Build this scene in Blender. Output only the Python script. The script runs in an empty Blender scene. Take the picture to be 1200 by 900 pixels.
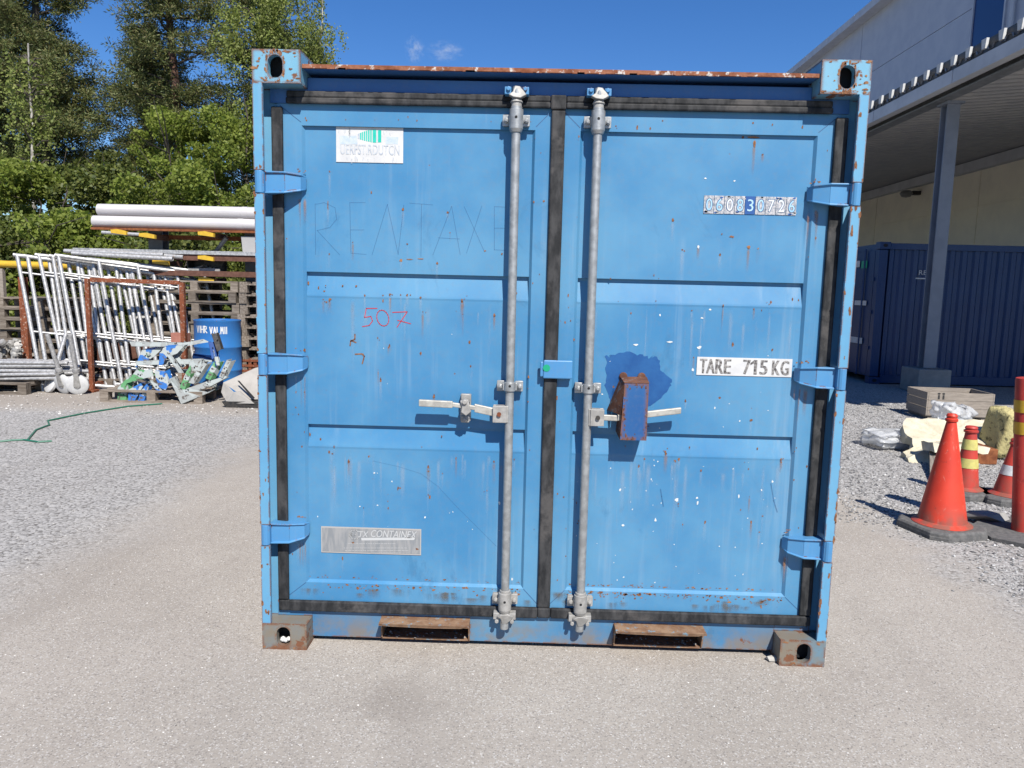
import bpy, bmesh, math, random
import numpy as np
from mathutils import Vector, Matrix
from math import radians as RAD, pi, sin, cos

S = bpy.context.scene
COL = S.collection
rnd = random.Random(7)

# ------------------------------------------------------------------ camera
F = 880.0                                   # focal length in pixels of a 1200 px wide picture
CP = Vector((1.00746, -2.78812, 1.42845))
YAW, PITCH, ROLL = 0.01756, 0.12479, 0.02408
cy, sy = cos(YAW), sin(YAW)
_f = Vector((-sy*cos(PITCH), cy*cos(PITCH), -sin(PITCH)))
_r0 = Vector((cy, sy, 0)); _u0 = _r0.cross(_f)
_r = _r0*cos(ROLL) + _u0*sin(ROLL); _u = _r.cross(_f)
cd = bpy.data.cameras.new('camera'); cam = bpy.data.objects.new('camera', cd); COL.objects.link(cam)
M = Matrix((( _r.x, _u.x, -_f.x, CP.x), (_r.y, _u.y, -_f.y, CP.y), (_r.z, _u.z, -_f.z, CP.z), (0,0,0,1)))
cam.matrix_world = M
cd.sensor_width = 36; cd.lens = 36*F/1200; cd.clip_start = .05; cd.clip_end = 3000
S.camera = cam

# ------------------------------------------------------------------ sky and sun
SUN = Vector((.345, -1, 1.13)).normalized()   # towards the sun
elev = math.asin(SUN.z)
w = bpy.data.worlds.new('World'); S.world = w; w.use_nodes = True
nt = w.node_tree; N = nt.nodes; L = nt.links
bg = N['Background']; sky = N.new('ShaderNodeTexSky'); sky.sky_type = 'NISHITA'; sky.sun_disc = False
sky.sun_elevation = elev; sky.sun_rotation = math.atan2(SUN.x, SUN.y)
sky.altitude = 100; sky.air_density = 1.0; sky.dust_density = 0.0; sky.ozone_density = 6.0
SKY_STRENGTH = 0.080
bg.inputs['Strength'].default_value = SKY_STRENGTH
hs = N.new('ShaderNodeHueSaturation'); hs.inputs['Saturation'].default_value = 1.22; hs.inputs['Hue'].default_value = .509
L.new(sky.outputs[0], hs.inputs['Color']); L.new(hs.outputs[0], bg.inputs['Color'])
sd = bpy.data.lights.new('sun', 'SUN'); sd.energy = 5.0; sd.angle = RAD(.5); sd.color = (1, .955, .88)
so = bpy.data.objects.new('sun', sd); COL.objects.link(so)
so.rotation_euler = (-SUN).to_track_quat('-Z', 'Y').to_euler(); so.location = (8, -12, 20)
S.view_settings.view_transform = 'Standard'; S.view_settings.look = 'None'
S.view_settings.gamma = 1; S.view_settings.use_curve_mapping = False
S.view_settings.exposure = 0.68
S.render.engine = 'CYCLES'
S.render.resolution_x, S.render.resolution_y = 1024, 768

# ------------------------------------------------------------------ measuring helpers (real distances)
def ray(x, y): return _f + _r*((x-600)/F) + _u*((450-y)/F)
def at(x, y, Y):
    d = ray(x, y); return CP + d*((Y-CP.y)/d.y)
def atX(x, y, X):
    d = ray(x, y); return CP + d*((X-CP.x)/d.x)
def gnd(x, y, z=0):
    d = ray(x, y); return CP + d*((z-CP.z)/d.z)

# ------------------------------------------------------------------ materials
MATS = {}; KALB = .72        # overall reflectance level matched to the exposure
class NB:
    def __init__(s, name):
        s.m = bpy.data.materials.new(name); s.m.use_nodes = True
        s.t = s.m.node_tree; s.b = s.t.nodes['Principled BSDF']; s.out = s.t.nodes['Material Output']
        s.tc = s.n('ShaderNodeTexCoord')
    def n(s, ty, **k):
        o = s.t.nodes.new(ty)
        for a, v in k.items(): setattr(o, a, v)
        return o
    def l(s, a, b): s.t.links.new(a, b)
    def obj(s): return s.tc.outputs['Object']
    def mapping(s, sc, src=None):
        m = s.n('ShaderNodeMapping'); m.inputs['Scale'].default_value = sc
        s.l(src or s.obj(), m.inputs['Vector']); return m.outputs[0]
    def noise(s, scale, detail=4, rough=.55, vec=None, dist=0):
        o = s.n('ShaderNodeTexNoise'); o.inputs['Scale'].default_value = scale; o.inputs['Detail'].default_value = detail
        o.inputs['Roughness'].default_value = rough; o.inputs['Distortion'].default_value = dist
        s.l(vec or s.obj(), o.inputs['Vector']); return o.outputs['Fac']
    def voro(s, scale, vec=None, out='Distance', feat='F1'):
        o = s.n('ShaderNodeTexVoronoi', feature=feat); o.inputs['Scale'].default_value = scale
        s.l(vec or s.obj(), o.inputs['Vector']); return o.outputs[out]
    def rmp(s, src, a, b, lo=0., hi=1.):
        o = s.n('ShaderNodeMapRange', interpolation_type='SMOOTHSTEP'); s.l(src, o.inputs['Value'])
        for i, v in zip((1, 2, 3, 4), (a, b, lo, hi)): o.inputs[i].default_value = v
        return o.outputs[0]
    def math(s, op, a, b=None):
        o = s.n('ShaderNodeMath', operation=op)
        for i, v in enumerate((a, b)):
            if v is None: continue
            if isinstance(v, (int, float)): o.inputs[i].default_value = v
            else: s.l(v, o.inputs[i])
        return o.outputs[0]
    def mix(s, fac, a, b):
        o = s.n('ShaderNodeMix', data_type='RGBA')
        if isinstance(fac, (int, float)): o.inputs[0].default_value = fac
        else: s.l(fac, o.inputs[0])
        for i, v in ((6, a), (7, b)):
            if isinstance(v, (tuple, list)): o.inputs[i].default_value = (*v[:3], 1)
            else: s.l(v, o.inputs[i])
        return o.outputs[2]
    def bump(s, h, strength=.3, dist=.01):
        o = s.n('ShaderNodeBump'); o.inputs['Strength'].default_value = strength; o.inputs['Distance'].default_value = dist
        s.l(h, o.inputs['Height']); s.l(o.outputs[0], s.b.inputs['Normal']); return o
    def col(s, c, k=None):
        k = KALB if k is None else k
        if isinstance(c, (tuple, list)): s.b.inputs['Base Color'].default_value = (*[x*k for x in c[:3]], 1); return
        h = s.n('ShaderNodeHueSaturation'); h.inputs['Value'].default_value = k; s.l(c, h.inputs['Color']); s.l(h.outputs[0], s.b.inputs['Base Color'])
    def set(s, rough=None, metal=None, spec=None):
        for k, v in (('Roughness', rough), ('Metallic', metal), ('Specular IOR Level', spec)):
            if v is None: continue
            if isinstance(v, (int, float)): s.b.inputs[k].default_value = v
            else: s.l(v, s.b.inputs[k])
    def sepz(s):
        o = s.n('ShaderNodeSeparateXYZ'); s.l(s.obj(), o.inputs[0]); return o.outputs
def simple(name, c1, c2=None, scale=8, rough=.6, metal=0, bump=0, bscale=None, stretch=None, spec=None):
    b = NB(name); vec = b.mapping(stretch) if stretch else None
    if c2:
        f = b.rmp(b.noise(scale, 5, .6, vec), .35, .65); b.col(b.mix(f, c1, c2))
    else: b.col(c1)
    b.set(rough, metal, spec)
    if bump: b.bump(b.noise(bscale or scale*4, 4, .6, vec), bump, .01)
    MATS[name] = b.m; return b.m
RUST = (.13, .050, .026); RUST2 = (.25, .105, .050)

def paint(name, c1, c2, rust_edge=0, rust_noise=.70, dirt_z=0, streak=.35, chips=True, rough=.42, bevel_r=.012, patch=0, big=0):
    b = NB(name)
    base = b.mix(b.rmp(b.noise(1.7, 5, .6), .32, .7), c1, c2)
    pale = tuple(min(1, x*.6+.24) for x in c2)
    st = b.noise(1, 4, .6, b.mapping((26, 26, 1.1)))
    st = b.math('MULTIPLY', b.rmp(st, .5, .78), b.rmp(b.noise(2.3, 3), .4, .65))
    base = b.mix(b.math('MULTIPLY', st, streak), base, pale)
    # faint rubbed darker scuffs
    sc = b.rmp(b.noise(3.1, 6, .7, b.mapping((1, 1, .6)), 1.2), .60, .72)
    base = b.mix(b.math('MULTIPLY', sc, .42), base, tuple(x*.68 for x in c1))
    # fine grime
    gr = b.rmp(b.noise(60, 3, .6), .45, .8)
    base = b.mix(b.math('MULTIPLY', gr, .12), base, (.25, .22, .2))
    masks = []
    if chips:
        v = b.voro(9.0); nz = b.noise(120, 2); thr = b.math('ADD', v, b.math('MULTIPLY', b.math('SUBTRACT', nz, .5), .05))
        gate = b.rmp(b.noise(5.5, 2), .50, .60)
        masks.append(b.math('MULTIPLY', b.rmp(thr, .052, .035), gate))
    if rust_edge:
        bv = b.n('ShaderNodeBevel', samples=6); bv.inputs['Radius'].default_value = bevel_r
        ge = b.n('ShaderNodeNewGeometry'); dt = b.n('ShaderNodeVectorMath', operation='DOT_PRODUCT')
        b.l(bv.outputs[0], dt.inputs[0]); b.l(ge.outputs['Normal'], dt.inputs[1])
        e = b.rmp(dt.outputs['Value'], .985, .90)
        nn = b.noise(22, 5, .65)
        e = b.math('MULTIPLY', e, b.rmp(nn, .62-.25*rust_edge, .66-.2*rust_edge))
        masks.append(e)
    if patch:
        masks.append(b.rmp(b.noise(11, 6, .65), 1-patch-.02, 1-patch+.02))
    if dirt_z:
        z = b.sepz()[2]
        dz = b.math('MULTIPLY', b.rmp(z, dirt_z, dirt_z*.15), b.rmp(b.noise(9, 5, .6), .36, .62))
        base = b.mix(b.math('MULTIPLY', dz, .8), base, (.24, .185, .125))
        masks.append(b.math('MULTIPLY', b.rmp(z, .03, .004), b.rmp(b.noise(20, 4), .4, .55)))
    r = None
    for m_ in masks: r = m_ if r is None else b.math('MAXIMUM', r, m_)
    if r is not None:
        rc = b.mix(b.noise(45, 4, .7), RUST, RUST2)
        base = b.mix(r, base, rc)
        b.set(b.math('ADD', b.math('MULTIPLY', r, .4), rough), 0, .4)
        b.bump(b.math('ADD', b.math('SUBTRACT', b.math('MULTIPLY', b.noise(14, 3), .25), b.math('MULTIPLY', r, .5)), b.math('MULTIPLY', b.noise(2.6, 2), 5.0)), .25, .004)
    else:
        b.set(rough, 0, .4); b.bump(b.noise(14, 3), .1, .004)
    b.col(base); MATS[name] = b.m; return b.m

BL1, BL2 = (.050, .222, .440), (.110, .305, .500)
M_door = paint('faded_blue_paint', BL1, BL2, streak=.38, dirt_z=.0)
M_frame = paint('frame_blue_paint', (.06, .22, .46), (.10, .29, .52), rust_edge=.35, streak=.4)
M_sill = paint('sill_blue_paint', (.05, .19, .38), (.10, .27, .44), rust_edge=.6, dirt_z=.17, streak=.5, patch=.31)
M_cast = paint('casting_blue_paint', (.16, .40, .56), (.21, .45, .60), rust_edge=1.0, patch=.40, bevel_r=.022)
M_castlow = paint('worn_casting_paint', (.235, .195, .145), (.10, .26, .38), rust_edge=.8, patch=.38, dirt_z=.34, bevel_r=.02)
M_post = paint('post_blue_paint', (.11, .33, .55), (.16, .40, .59), rust_edge=.9, patch=.31, bevel_r=.009)
M_headshade = paint('header_shade_blue', (.045, .15, .40), (.06, .19, .46), streak=.1)  # darker copy of the door blue; shade under the roof edge painted in
M_hinge = paint('hinge_blue_paint', (.07, .255, .52), (.10, .31, .56), rust_edge=.35, bevel_r=.006, streak=.2)
M_blotch = simple('touch_up_blue_paint', (.010, .085, .28), (.018, .115, .33), 14, .35)
M_lockblue = paint('lockbox_blue_paint', (.018, .10, .30), (.035, .14, .34), rust_edge=1.0, patch=.42, bevel_r=.03, streak=0)

def rustm(name, a, b_, flake=(.55, .53, .5), fl=.3):
    b = NB(name); n1 = b.noise(18, 6, .7); c = b.mix(b.rmp(n1, .35, .65), a, b_)
    c = b.mix(b.rmp(b.noise(34, 5, .7), 1-fl-.03, 1-fl+.05), c, flake)
    b.col(c); b.set(.85, 0, .2); b.bump(b.noise(70, 4, .7), .5, .004); MATS[name] = b.m; return b.m
M_lip = rustm('rusty_roof_edge', (.20, .065, .03), (.36, .15, .085), (.62, .58, .54), fl=.42)
M_rust = rustm('brown_rust', (.17, .055, .025), (.30, .11, .045), (.36, .30, .25), .30)
M_rustor = rustm('orange_rust', (.27, .085, .04), (.17, .055, .028), (.50, .36, .28), .40)
M_rustbrown = rustm('brown_steel', (.115, .055, .04), (.17, .085, .06), (.25, .16, .12), .3)
M_lockrust = rustm('dark_lockbox_rust', (.11, .05, .035), (.19, .085, .05), (.20, .19, .19), .42)
M_pocket = rustm('pocket_rust', (.34, .22, .14), (.22, .12, .07), (.22, .34, .42), .40)

def rubber(name):
    b = NB(name); c = b.mix(b.rmp(b.noise(30, 5, .65, b.mapping((1, 1, .35))), .35, .7), (.014, .015, .017), (.060, .060, .062))
    c = b.mix(b.rmp(b.noise(6, 5, .7), .52, .68), c, (.085, .08, .078)); b.col(c); b.set(.75, 0, .3)
    b.bump(b.noise(60, 3), .25, .003); MATS[name] = b.m; return b.m
M_gasket = rubber('weathered_rubber')
def galv(name, c1=(.36, .37, .37), c2=(.50, .51, .51), metal=.55, rough=.45, rust=.2):
    b = NB(name); c = b.mix(b.rmp(b.noise(35, 4, .6), .35, .65), c1, c2)
    c = b.mix(b.math('MULTIPLY', b.rmp(b.noise(5, 5, .7), .62, .74), rust), c, (.38, .22, .1))
    b.col(c); b.set(rough, metal, .5); b.bump(b.noise(50, 3), .15, .002); MATS[name] = b.m; return b.m
M_galv = galv('galvanised_steel')
M_galvdull = galv('dull_galvanised_steel', (.34, .33, .31), (.47, .455, .43), .25, .6, .5)
M_zincrust = galv('rusting_zinc_rod', (.42, .40, .36), (.58, .56, .50), .3, .5, 1.0)
M_white = simple('white_sheet', (.80, .80, .78), (.68, .68, .66), 20, .6)
M_alu = galv('scaffold_aluminium', (.42, .415, .41), (.66, .65, .64), .45, .42, .7)
M_pipe = simple('off_white_plastic_pipe', (.54, .52, .53), (.66, .63, .63), 3, .45, stretch=(.4, 6, 6))
M_black = simple('black_void', (.012, .012, .013), None, rough=.9)
M_darkbolt = simple('dark_steel', (.05, .05, .05), (.1, .09, .08), 30, .5, .6)
M_dark = simple('inside_blue_paint', (.04, .13, .34), (.05, .15, .38), 5, .6)
M_seam = simple('dark_mitre_seam', (.03, .09, .22), None, rough=.6)  # dark line colour for the mitre joints of the door frame
M_chip = simple('chip_rust', (.13, .05, .022), (.30, .13, .05), 90, .85)
M_orangechip = simple('orange_chip_rust', (.36, .18, .08), (.24, .10, .04), 60, .85)
M_spot = simple('bird_droppings_white', (.62, .66, .68), (.78, .80, .80), 90, .7)
M_red = simple('red_crayon', (.55, .03, .05), None, rough=.6)
M_scratch = simple('pencil_scratch', (.02, .09, .24), None, rough=.6); M_scratch.node_tree.nodes['Principled BSDF'].inputs['Alpha'].default_value = .3
M_green = simple('green_paint_dot', (.0, .36, .19), None, rough=.5)
M_teal = simple('teal_print', (.0, .50, .38), (.02, .56, .44), 40, .5)
M_ghost = simple('ghost_print', (.40, .46, .54), (.60, .63, .66), 60, .6)
M_sign = simple('sign_white', (.70, .70, .69), (.62, .62, .62), 20, .6)
M_ink = simple('worn_black_ink', (.05, .045, .045), (.40, .38, .36), 90, .6)
M_tile = simple('peeling_white_tile', (.62, .60, .60), (.24, .27, .32), 90, .6)
M_tiledark = simple('dark_blue_tile', (.012, .09, .32), None, rough=.5)
M_digit = simple('pale_blue_digit', (.30, .56, .85), (.45, .68, .88), 50, .5)
M_digitw = simple('white_digit', (.75, .79, .83), None, rough=.5)
M_plate = simple('weathered_grey_plate', (.24, .255, .27), (.34, .34, .34), 12, .6, stretch=(5, 1, 1))
M_plateedge = simple('plate_rim', (.44, .42, .40), None, rough=.6)
M_platetext = simple('plate_lettering', (.55, .56, .56), None, rough=.5)
def streakm(name, col, strength):
    b = NB(name); b.col(col); b.set(.6, 0, .2)
    uv = b.n('ShaderNodeSeparateXYZ'); b.l(b.tc.outputs['UV'], uv.inputs[0])
    u = b.math('SUBTRACT', 1.0, b.math('ABSOLUTE', b.math('SUBTRACT', b.math('MULTIPLY', uv.outputs[0], 2.0), 1.0)))
    a = b.math('MULTIPLY', b.math('MULTIPLY', b.rmp(u, 0, .9), b.rmp(uv.outputs[1], 1.0, .8)), b.math('POWER', uv.outputs[1], 1.1))
    a = b.math('MULTIPLY', a, b.rmp(b.noise(40, 3, .6, b.mapping((1, 1, .15))), .3, .6))
    a = b.math('MULTIPLY', a, strength); b.l(a, b.b.inputs['Alpha']); MATS[name] = b.m; return b.m
M_streak = streakm('pale_run_off', (.46, .58, .70), .34)
M_ruststreak = streakm('rust_run_off', (.45, .22, .08), .55)
M_grime = streakm('brown_grime', (.20, .17, .13), .6)
M_wood = simple('grey_weathered_wood', (.20, .165, .13), (.33, .29, .245), 9, .85, 0, .3, stretch=(1, 6, 6))
M_wood2 = simple('pale_crate_wood', (.36, .31, .26), (.27, .23, .19), 9, .8, 0, .3, stretch=(1, 6, 6))
M_concrete = simple('concrete', (.27, .26, .25), (.34, .33, .31), 6, .9, 0, .4)
M_drum = paint('drum_blue_paint', (.025, .16, .46), (.035, .20, .50), streak=.1, patch=.24)
M_yellow = simple('yellow_paint', (.72, .46, .03), (.62, .38, .03), 20, .5)
M_yellow2 = simple('pale_yellow_tape', (.66, .60, .18), (.56, .50, .16), 40, .5)
M_grey = simple('grey_steel_paint', (.16, .17, .18), (.22, .23, .24), 8, .5)
M_steelgrey = simple('blue_grey_post_paint', (.20, .225, .28), (.24, .265, .32), 4, .5)
def coneplastic(name, c1, c2):
    b = NB(name); c = b.mix(b.rmp(b.noise(5, 4), .35, .65), c1, c2)
    c = b.mix(b.math('MULTIPLY', b.rmp(b.noise(16, 6, .75, b.mapping((1, 1, .5)), 1.5), .60, .66), .35), c, (.75, .35, .28))
    c = b.mix(b.math('MULTIPLY', b.rmp(b.noise(26, 5, .7), .62, .68), .5), c, (.22, .03, .025))
    z = b.sepz()[2]; c = b.mix(b.math('MULTIPLY', b.rmp(z, .22, .05), b.rmp(b.noise(12, 4), .35, .6)), c, (.30, .10, .07))
    b.col(c); b.set(.5, 0, .4); b.bump(b.noise(30, 4), .15, .003); return b.m
M_cone = coneplastic('orange_red_cone_plastic', (.74, .060, .028), (.62, .045, .022))
M_coneold = coneplastic('faded_red_plastic', (.58, .06, .04), (.46, .05, .04))
M_conebase = simple('grey_recycled_rubber', (.10, .10, .10), (.16, .155, .15), 40, .9, 0, .3)
M_foam = simple('cream_insulation_board', (.70, .65, .50), (.58, .52, .38), 9, .95, 0, .9, 40)
def foamy():
    b = NB('dirty_yellow_foam'); c = b.mix(b.rmp(b.noise(20, 6, .7), .52, .66), (.62, .54, .26), (.12, .11, .06)); b.col(c); b.set(.95, 0, .1)
    b.bump(b.noise(30, 5, .7), .8, .02); return b.m
M_foam2 = foamy()
def plastic():
    b = NB('clear_plastic_wrap'); b.col((.80, .82, .84)); b.set(.22, 0, .5)
    b.b.inputs['Alpha'].default_value = .5; b.bump(b.noise(18, 3), .5, .02); return b.m
M_plastic = plastic()
M_beige = simple('beige_sheet_metal', (.46, .43, .39), (.38, .355, .32), 5, .5)
M_hose = simple('green_hose', (.02, .16, .10), None, rough=.4)
M_navy = paint('navy_container_paint', (.002, .034, .135), (.003, .042, .155), streak=.06, chips=False)
def spotted(name, spot):
    b = NB(name); c = b.mix(b.rmp(b.noise(7, 2, .5), .46, .50), (.40, .44, .43), spot)
    c = b.mix(b.rmp(b.noise(22, 5, .7), .56, .64), c, (.09, .07, .055)); b.col(c); b.set(.5, 0, .4); return b.m
M_spblue = spotted('blue_spotted_white_paint', (.02, .15, .48))
M_spgreen = spotted('green_spotted_white_paint', (.10, .30, .12))
M_spplain = spotted('chipped_pale_paint', (.33, .35, .34))

# ------------------------------------------------------------------ mesh helpers
class MB:
    """collects shapes; build() links them as one mesh object"""
    def __init__(s): s.v = []; s.f = []; s.m = []; s.uv = []; s.mi = 0
    def add(s, vs, fs, mi=None, uvs=None):
        o = len(s.v); s.v += [tuple(v) for v in vs]
        for i, f in enumerate(fs):
            s.f.append([o+k for k in f]); s.m.append(s.mi if mi is None else mi)
            s.uv.append(uvs[i] if uvs else None)
        return s
    def box(s, a, b, mi=None):
        x0, x1 = sorted((a[0], b[0])); y0, y1 = sorted((a[1], b[1])); z0, z1 = sorted((a[2], b[2]))
        v = [(x0,y0,z0),(x1,y0,z0),(x1,y1,z0),(x0,y1,z0),(x0,y0,z1),(x1,y0,z1),(x1,y1,z1),(x0,y1,z1)]
        return s.add(v, [(0,3,2,1),(4,5,6,7),(0,1,5,4),(1,2,6,5),(2,3,7,6),(3,0,4,7)], mi)
    def obox(s, c, ax, ay, az, mi=None):
        c = Vector(c); ax, ay, az = Vector(ax)/2, Vector(ay)/2, Vector(az)/2
        v = [c-ax-ay-az, c+ax-ay-az, c+ax+ay-az, c-ax+ay-az, c-ax-ay+az, c+ax-ay+az, c+ax+ay+az, c-ax+ay+az]
        return s.add(v, [(0,3,2,1),(4,5,6,7),(0,1,5,4),(1,2,6,5),(2,3,7,6),(3,0,4,7)], mi)
    def prism(s, pts, d, mi=None):
        """pts: polygon of 3-D points, d: extrusion vector"""
        n = len(pts); d = Vector(d); P = [Vector(p) for p in pts]
        fs = [tuple(range(n)), tuple(range(2*n-1, n-1, -1))] + [(i, i+n, (i+1) % n + n, (i+1) % n) for i in range(n)]
        return s.add(P + [p+d for p in P], fs, mi)
    def tube(s, pts, r, n=10, mi=None, caps=True, hollow=0):
        pts = [Vector(p) for p in pts]; rs = r if isinstance(r, (list, tuple)) else [r]*len(pts)
        vs = []; fs = []; prev = None
        for i, p in enumerate(pts):
            t = (pts[min(i+1, len(pts)-1)] - pts[max(i-1, 0)]).normalized()
            a = Vector((0, 0, 1)) if abs(t.z) < .9 else Vector((1, 0, 0))
            if prev is not None: a = prev
            x = (a - t*a.dot(t)).normalized(); y = t.cross(x); prev = x
            for k in range(n):
                q = 2*pi*k/n; vs.append(p + x*cos(q)*rs[i] + y*sin(q)*rs[i])
        for i in range(len(pts)-1):
            for k in range(n):
                fs.append((i*n+k, i*n+(k+1) % n, (i+1)*n+(k+1) % n, (i+1)*n+k))
        if caps and not hollow:
            fs.append(tuple(range(n-1, -1, -1))); fs.append(tuple((len(pts)-1)*n+k for k in range(n)))
        s.add(vs, fs, mi)
        if hollow:     # pipe with a real wall at both ends
            t0 = (pts[1]-pts[0]).normalized(); t1 = (pts[-1]-pts[-2]).normalized()
            for e, (p, t, base) in enumerate(((pts[0], t0, 0), (pts[-1], -t1, (len(pts)-1)*n))):
                ring = [Vector(v) for v in vs[base:base+n]]; inn = [p+(q-p)*hollow for q in ring]; deep = [q+t*.15 for q in inn]
                o = len(s.v); s.v += [tuple(q) for q in ring+inn+deep]
                for k in range(n):
                    k2 = (k+1) % n
                    s.f.append([o+k, o+k2, o+n+k2, o+n+k]); s.f.append([o+n+k, o+n+k2, o+2*n+k2, o+2*n+k])
                    s.m += [s.mi if mi is None else mi]*2; s.uv += [None, None]
                s.f.append([o+2*n+k for k in range(n)]); s.m.append(s.mi if mi is None else mi); s.uv.append(None)
        return s
    def lathe(s, prof, c=(0, 0, 0), n=32, mi=None, axis='z'):
        vs = []; fs = []
        for r, z in prof:
            for k in range(n):
                q = 2*pi*k/n
                vs.append((c[0]+r*cos(q), c[1]+r*sin(q), c[2]+z) if axis == 'z' else (c[0]+r*cos(q), c[1]+z, c[2]+r*sin(q)))
        for i in range(len(prof)-1):
            for k in range(n): fs.append((i*n+k, i*n+(k+1) % n, (i+1)*n+(k+1) % n, (i+1)*n+k))
        fs.append(tuple(range(n-1, -1, -1))); fs.append(tuple((len(prof)-1)*n+k for k in range(n)))
        return s.add(vs, fs, mi)
    def mesh(s, name, mats, smooth=False):
        me = bpy.data.meshes.new(name); me.from_pydata(s.v, [], s.f)
        for m in (mats if isinstance(mats, (list, tuple)) else [mats]): me.materials.append(m)
        me.polygons.foreach_set('material_index', s.m)
        if any(u for u in s.uv):
            lay = me.uv_layers.new(name='UVMap')
            for p in me.polygons:
                u = s.uv[p.index]
                if u:
                    for k, li in enumerate(p.loop_indices): lay.data[li].uv = u[k]
        me.update(); return me
    def build(s, name, mats, parent=None, bevel=0, smooth=False, fixn=True, loc=None):
        me = s.mesh(name, mats)
        if fixn:
            bm = bmesh.new(); bm.from_mesh(me); bmesh.ops.recalc_face_normals(bm, faces=bm.faces); bm.to_mesh(me); bm.free()
        if smooth:
            me.polygons.foreach_set('use_smooth', [True]*len(me.polygons))
            try: me.set_sharp_from_angle(angle=RAD(38))
            except Exception: pass
        o = bpy.data.objects.new(name, me); COL.objects.link(o)
        if parent: o.parent = parent
        if loc is not None: o.location = loc
        if bevel:
            bv = o.modifiers.new('bevel', 'BEVEL'); bv.width = bevel; bv.segments = 2; bv.limit_method = 'ANGLE'; bv.angle_limit = RAD(40)
        return o
def tag(o, label=None, cat=None, group=None, kind=None):
    for k, v in (('label', label), ('category', cat), ('group', group), ('kind', kind)):
        if v: o[k] = v
    return o
def empty(name, loc=(0, 0, 0), rz=0, label=None, cat=None, group=None):
    o = bpy.data.objects.new(name, None); COL.objects.link(o); o.location = loc; o.rotation_euler = (0, 0, rz); o.empty_display_size = .2
    return tag(o, label, cat, group)
def copy_tree(o, parent=None):
    c = o.copy(); COL.objects.link(c)
    if parent: c.parent = parent
    for ch in list(o.children): copy_tree(ch, c)
    return c
def text_faces(mb, txt, x0, x1, z0, z1, y, mi, face='y', X=None, sign=1, shear=0):
    """lettering as thin raised mesh filling the box x0..x1, z0..z1 at depth y (reads from -y) """
    cu = bpy.data.curves.new('t', 'FONT'); cu.body = txt; cu.size = 1; cu.resolution_u = 3; cu.shear = shear
    to = bpy.data.objects.new('t', cu); COL.objects.link(to)
    dg = bpy.context.evaluated_depsgraph_get(); dg.update()
    me = bpy.data.meshes.new_from_object(to.evaluated_get(dg))
    vs = [v.co.copy() for v in me.vertices]; fs = [tuple(p.vertices) for p in me.polygons]
    bpy.data.objects.remove(to); bpy.data.curves.remove(cu); bpy.data.meshes.remove(me)
    if not vs: return
    a0, a1 = min(v.x for v in vs), max(v.x for v in vs); b0, b1 = min(v.y for v in vs), max(v.y for v in vs)
    out = []
    for v in vs:
        u = (v.x-a0)/(a1-a0); t = (v.y-b0)/(b1-b0)
        if face == 'y': out.append((x0+(x1-x0)*u, y, z0+(z1-z0)*t))
        else: out.append((X, x0+(x1-x0)*u, z0+(z1-z0)*t))
    mb.add(out, fs, mi)
def stroke(mb, pts, wd, y, mi):
    """thin flat line on a vertical plane y"""
    for p, q in zip(pts[:-1], pts[1:]):
        p = Vector((p[0], 0, p[1])); q = Vector((q[0], 0, q[1])); t = q-p
        if t.length < 1e-6: continue
        n = Vector((-t.z, 0, t.x)).normalized()*wd/2; t = t.normalized()*wd*.3
        mb.add([(a.x, y, a.z) for a in (p-n-t, q-n+t, q+n+t, p+n-t)], [(0, 1, 2, 3)], mi)
def blobpoly(mb, x, z, rx, rz, y, mi, n=9, jag=.35, r=rnd):
    vs = []
    for k in range(n):
        q = 2*pi*k/n; s_ = 1+r.uniform(-jag, jag); vs.append((x+rx*cos(q)*s_, y, z+rz*sin(q)*s_))
    mb.add(vs, [tuple(range(n))], mi)
def streakq(mb, x, z, wd, ln, y, mi):
    mb.add([(x-wd/2, y, z-ln), (x+wd/2, y, z-ln), (x+wd/2, y, z), (x-wd/2, y, z)], [(0, 1, 2, 3)], mi, [[(0, 0), (1, 0), (1, 1), (0, 1)]])

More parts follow.
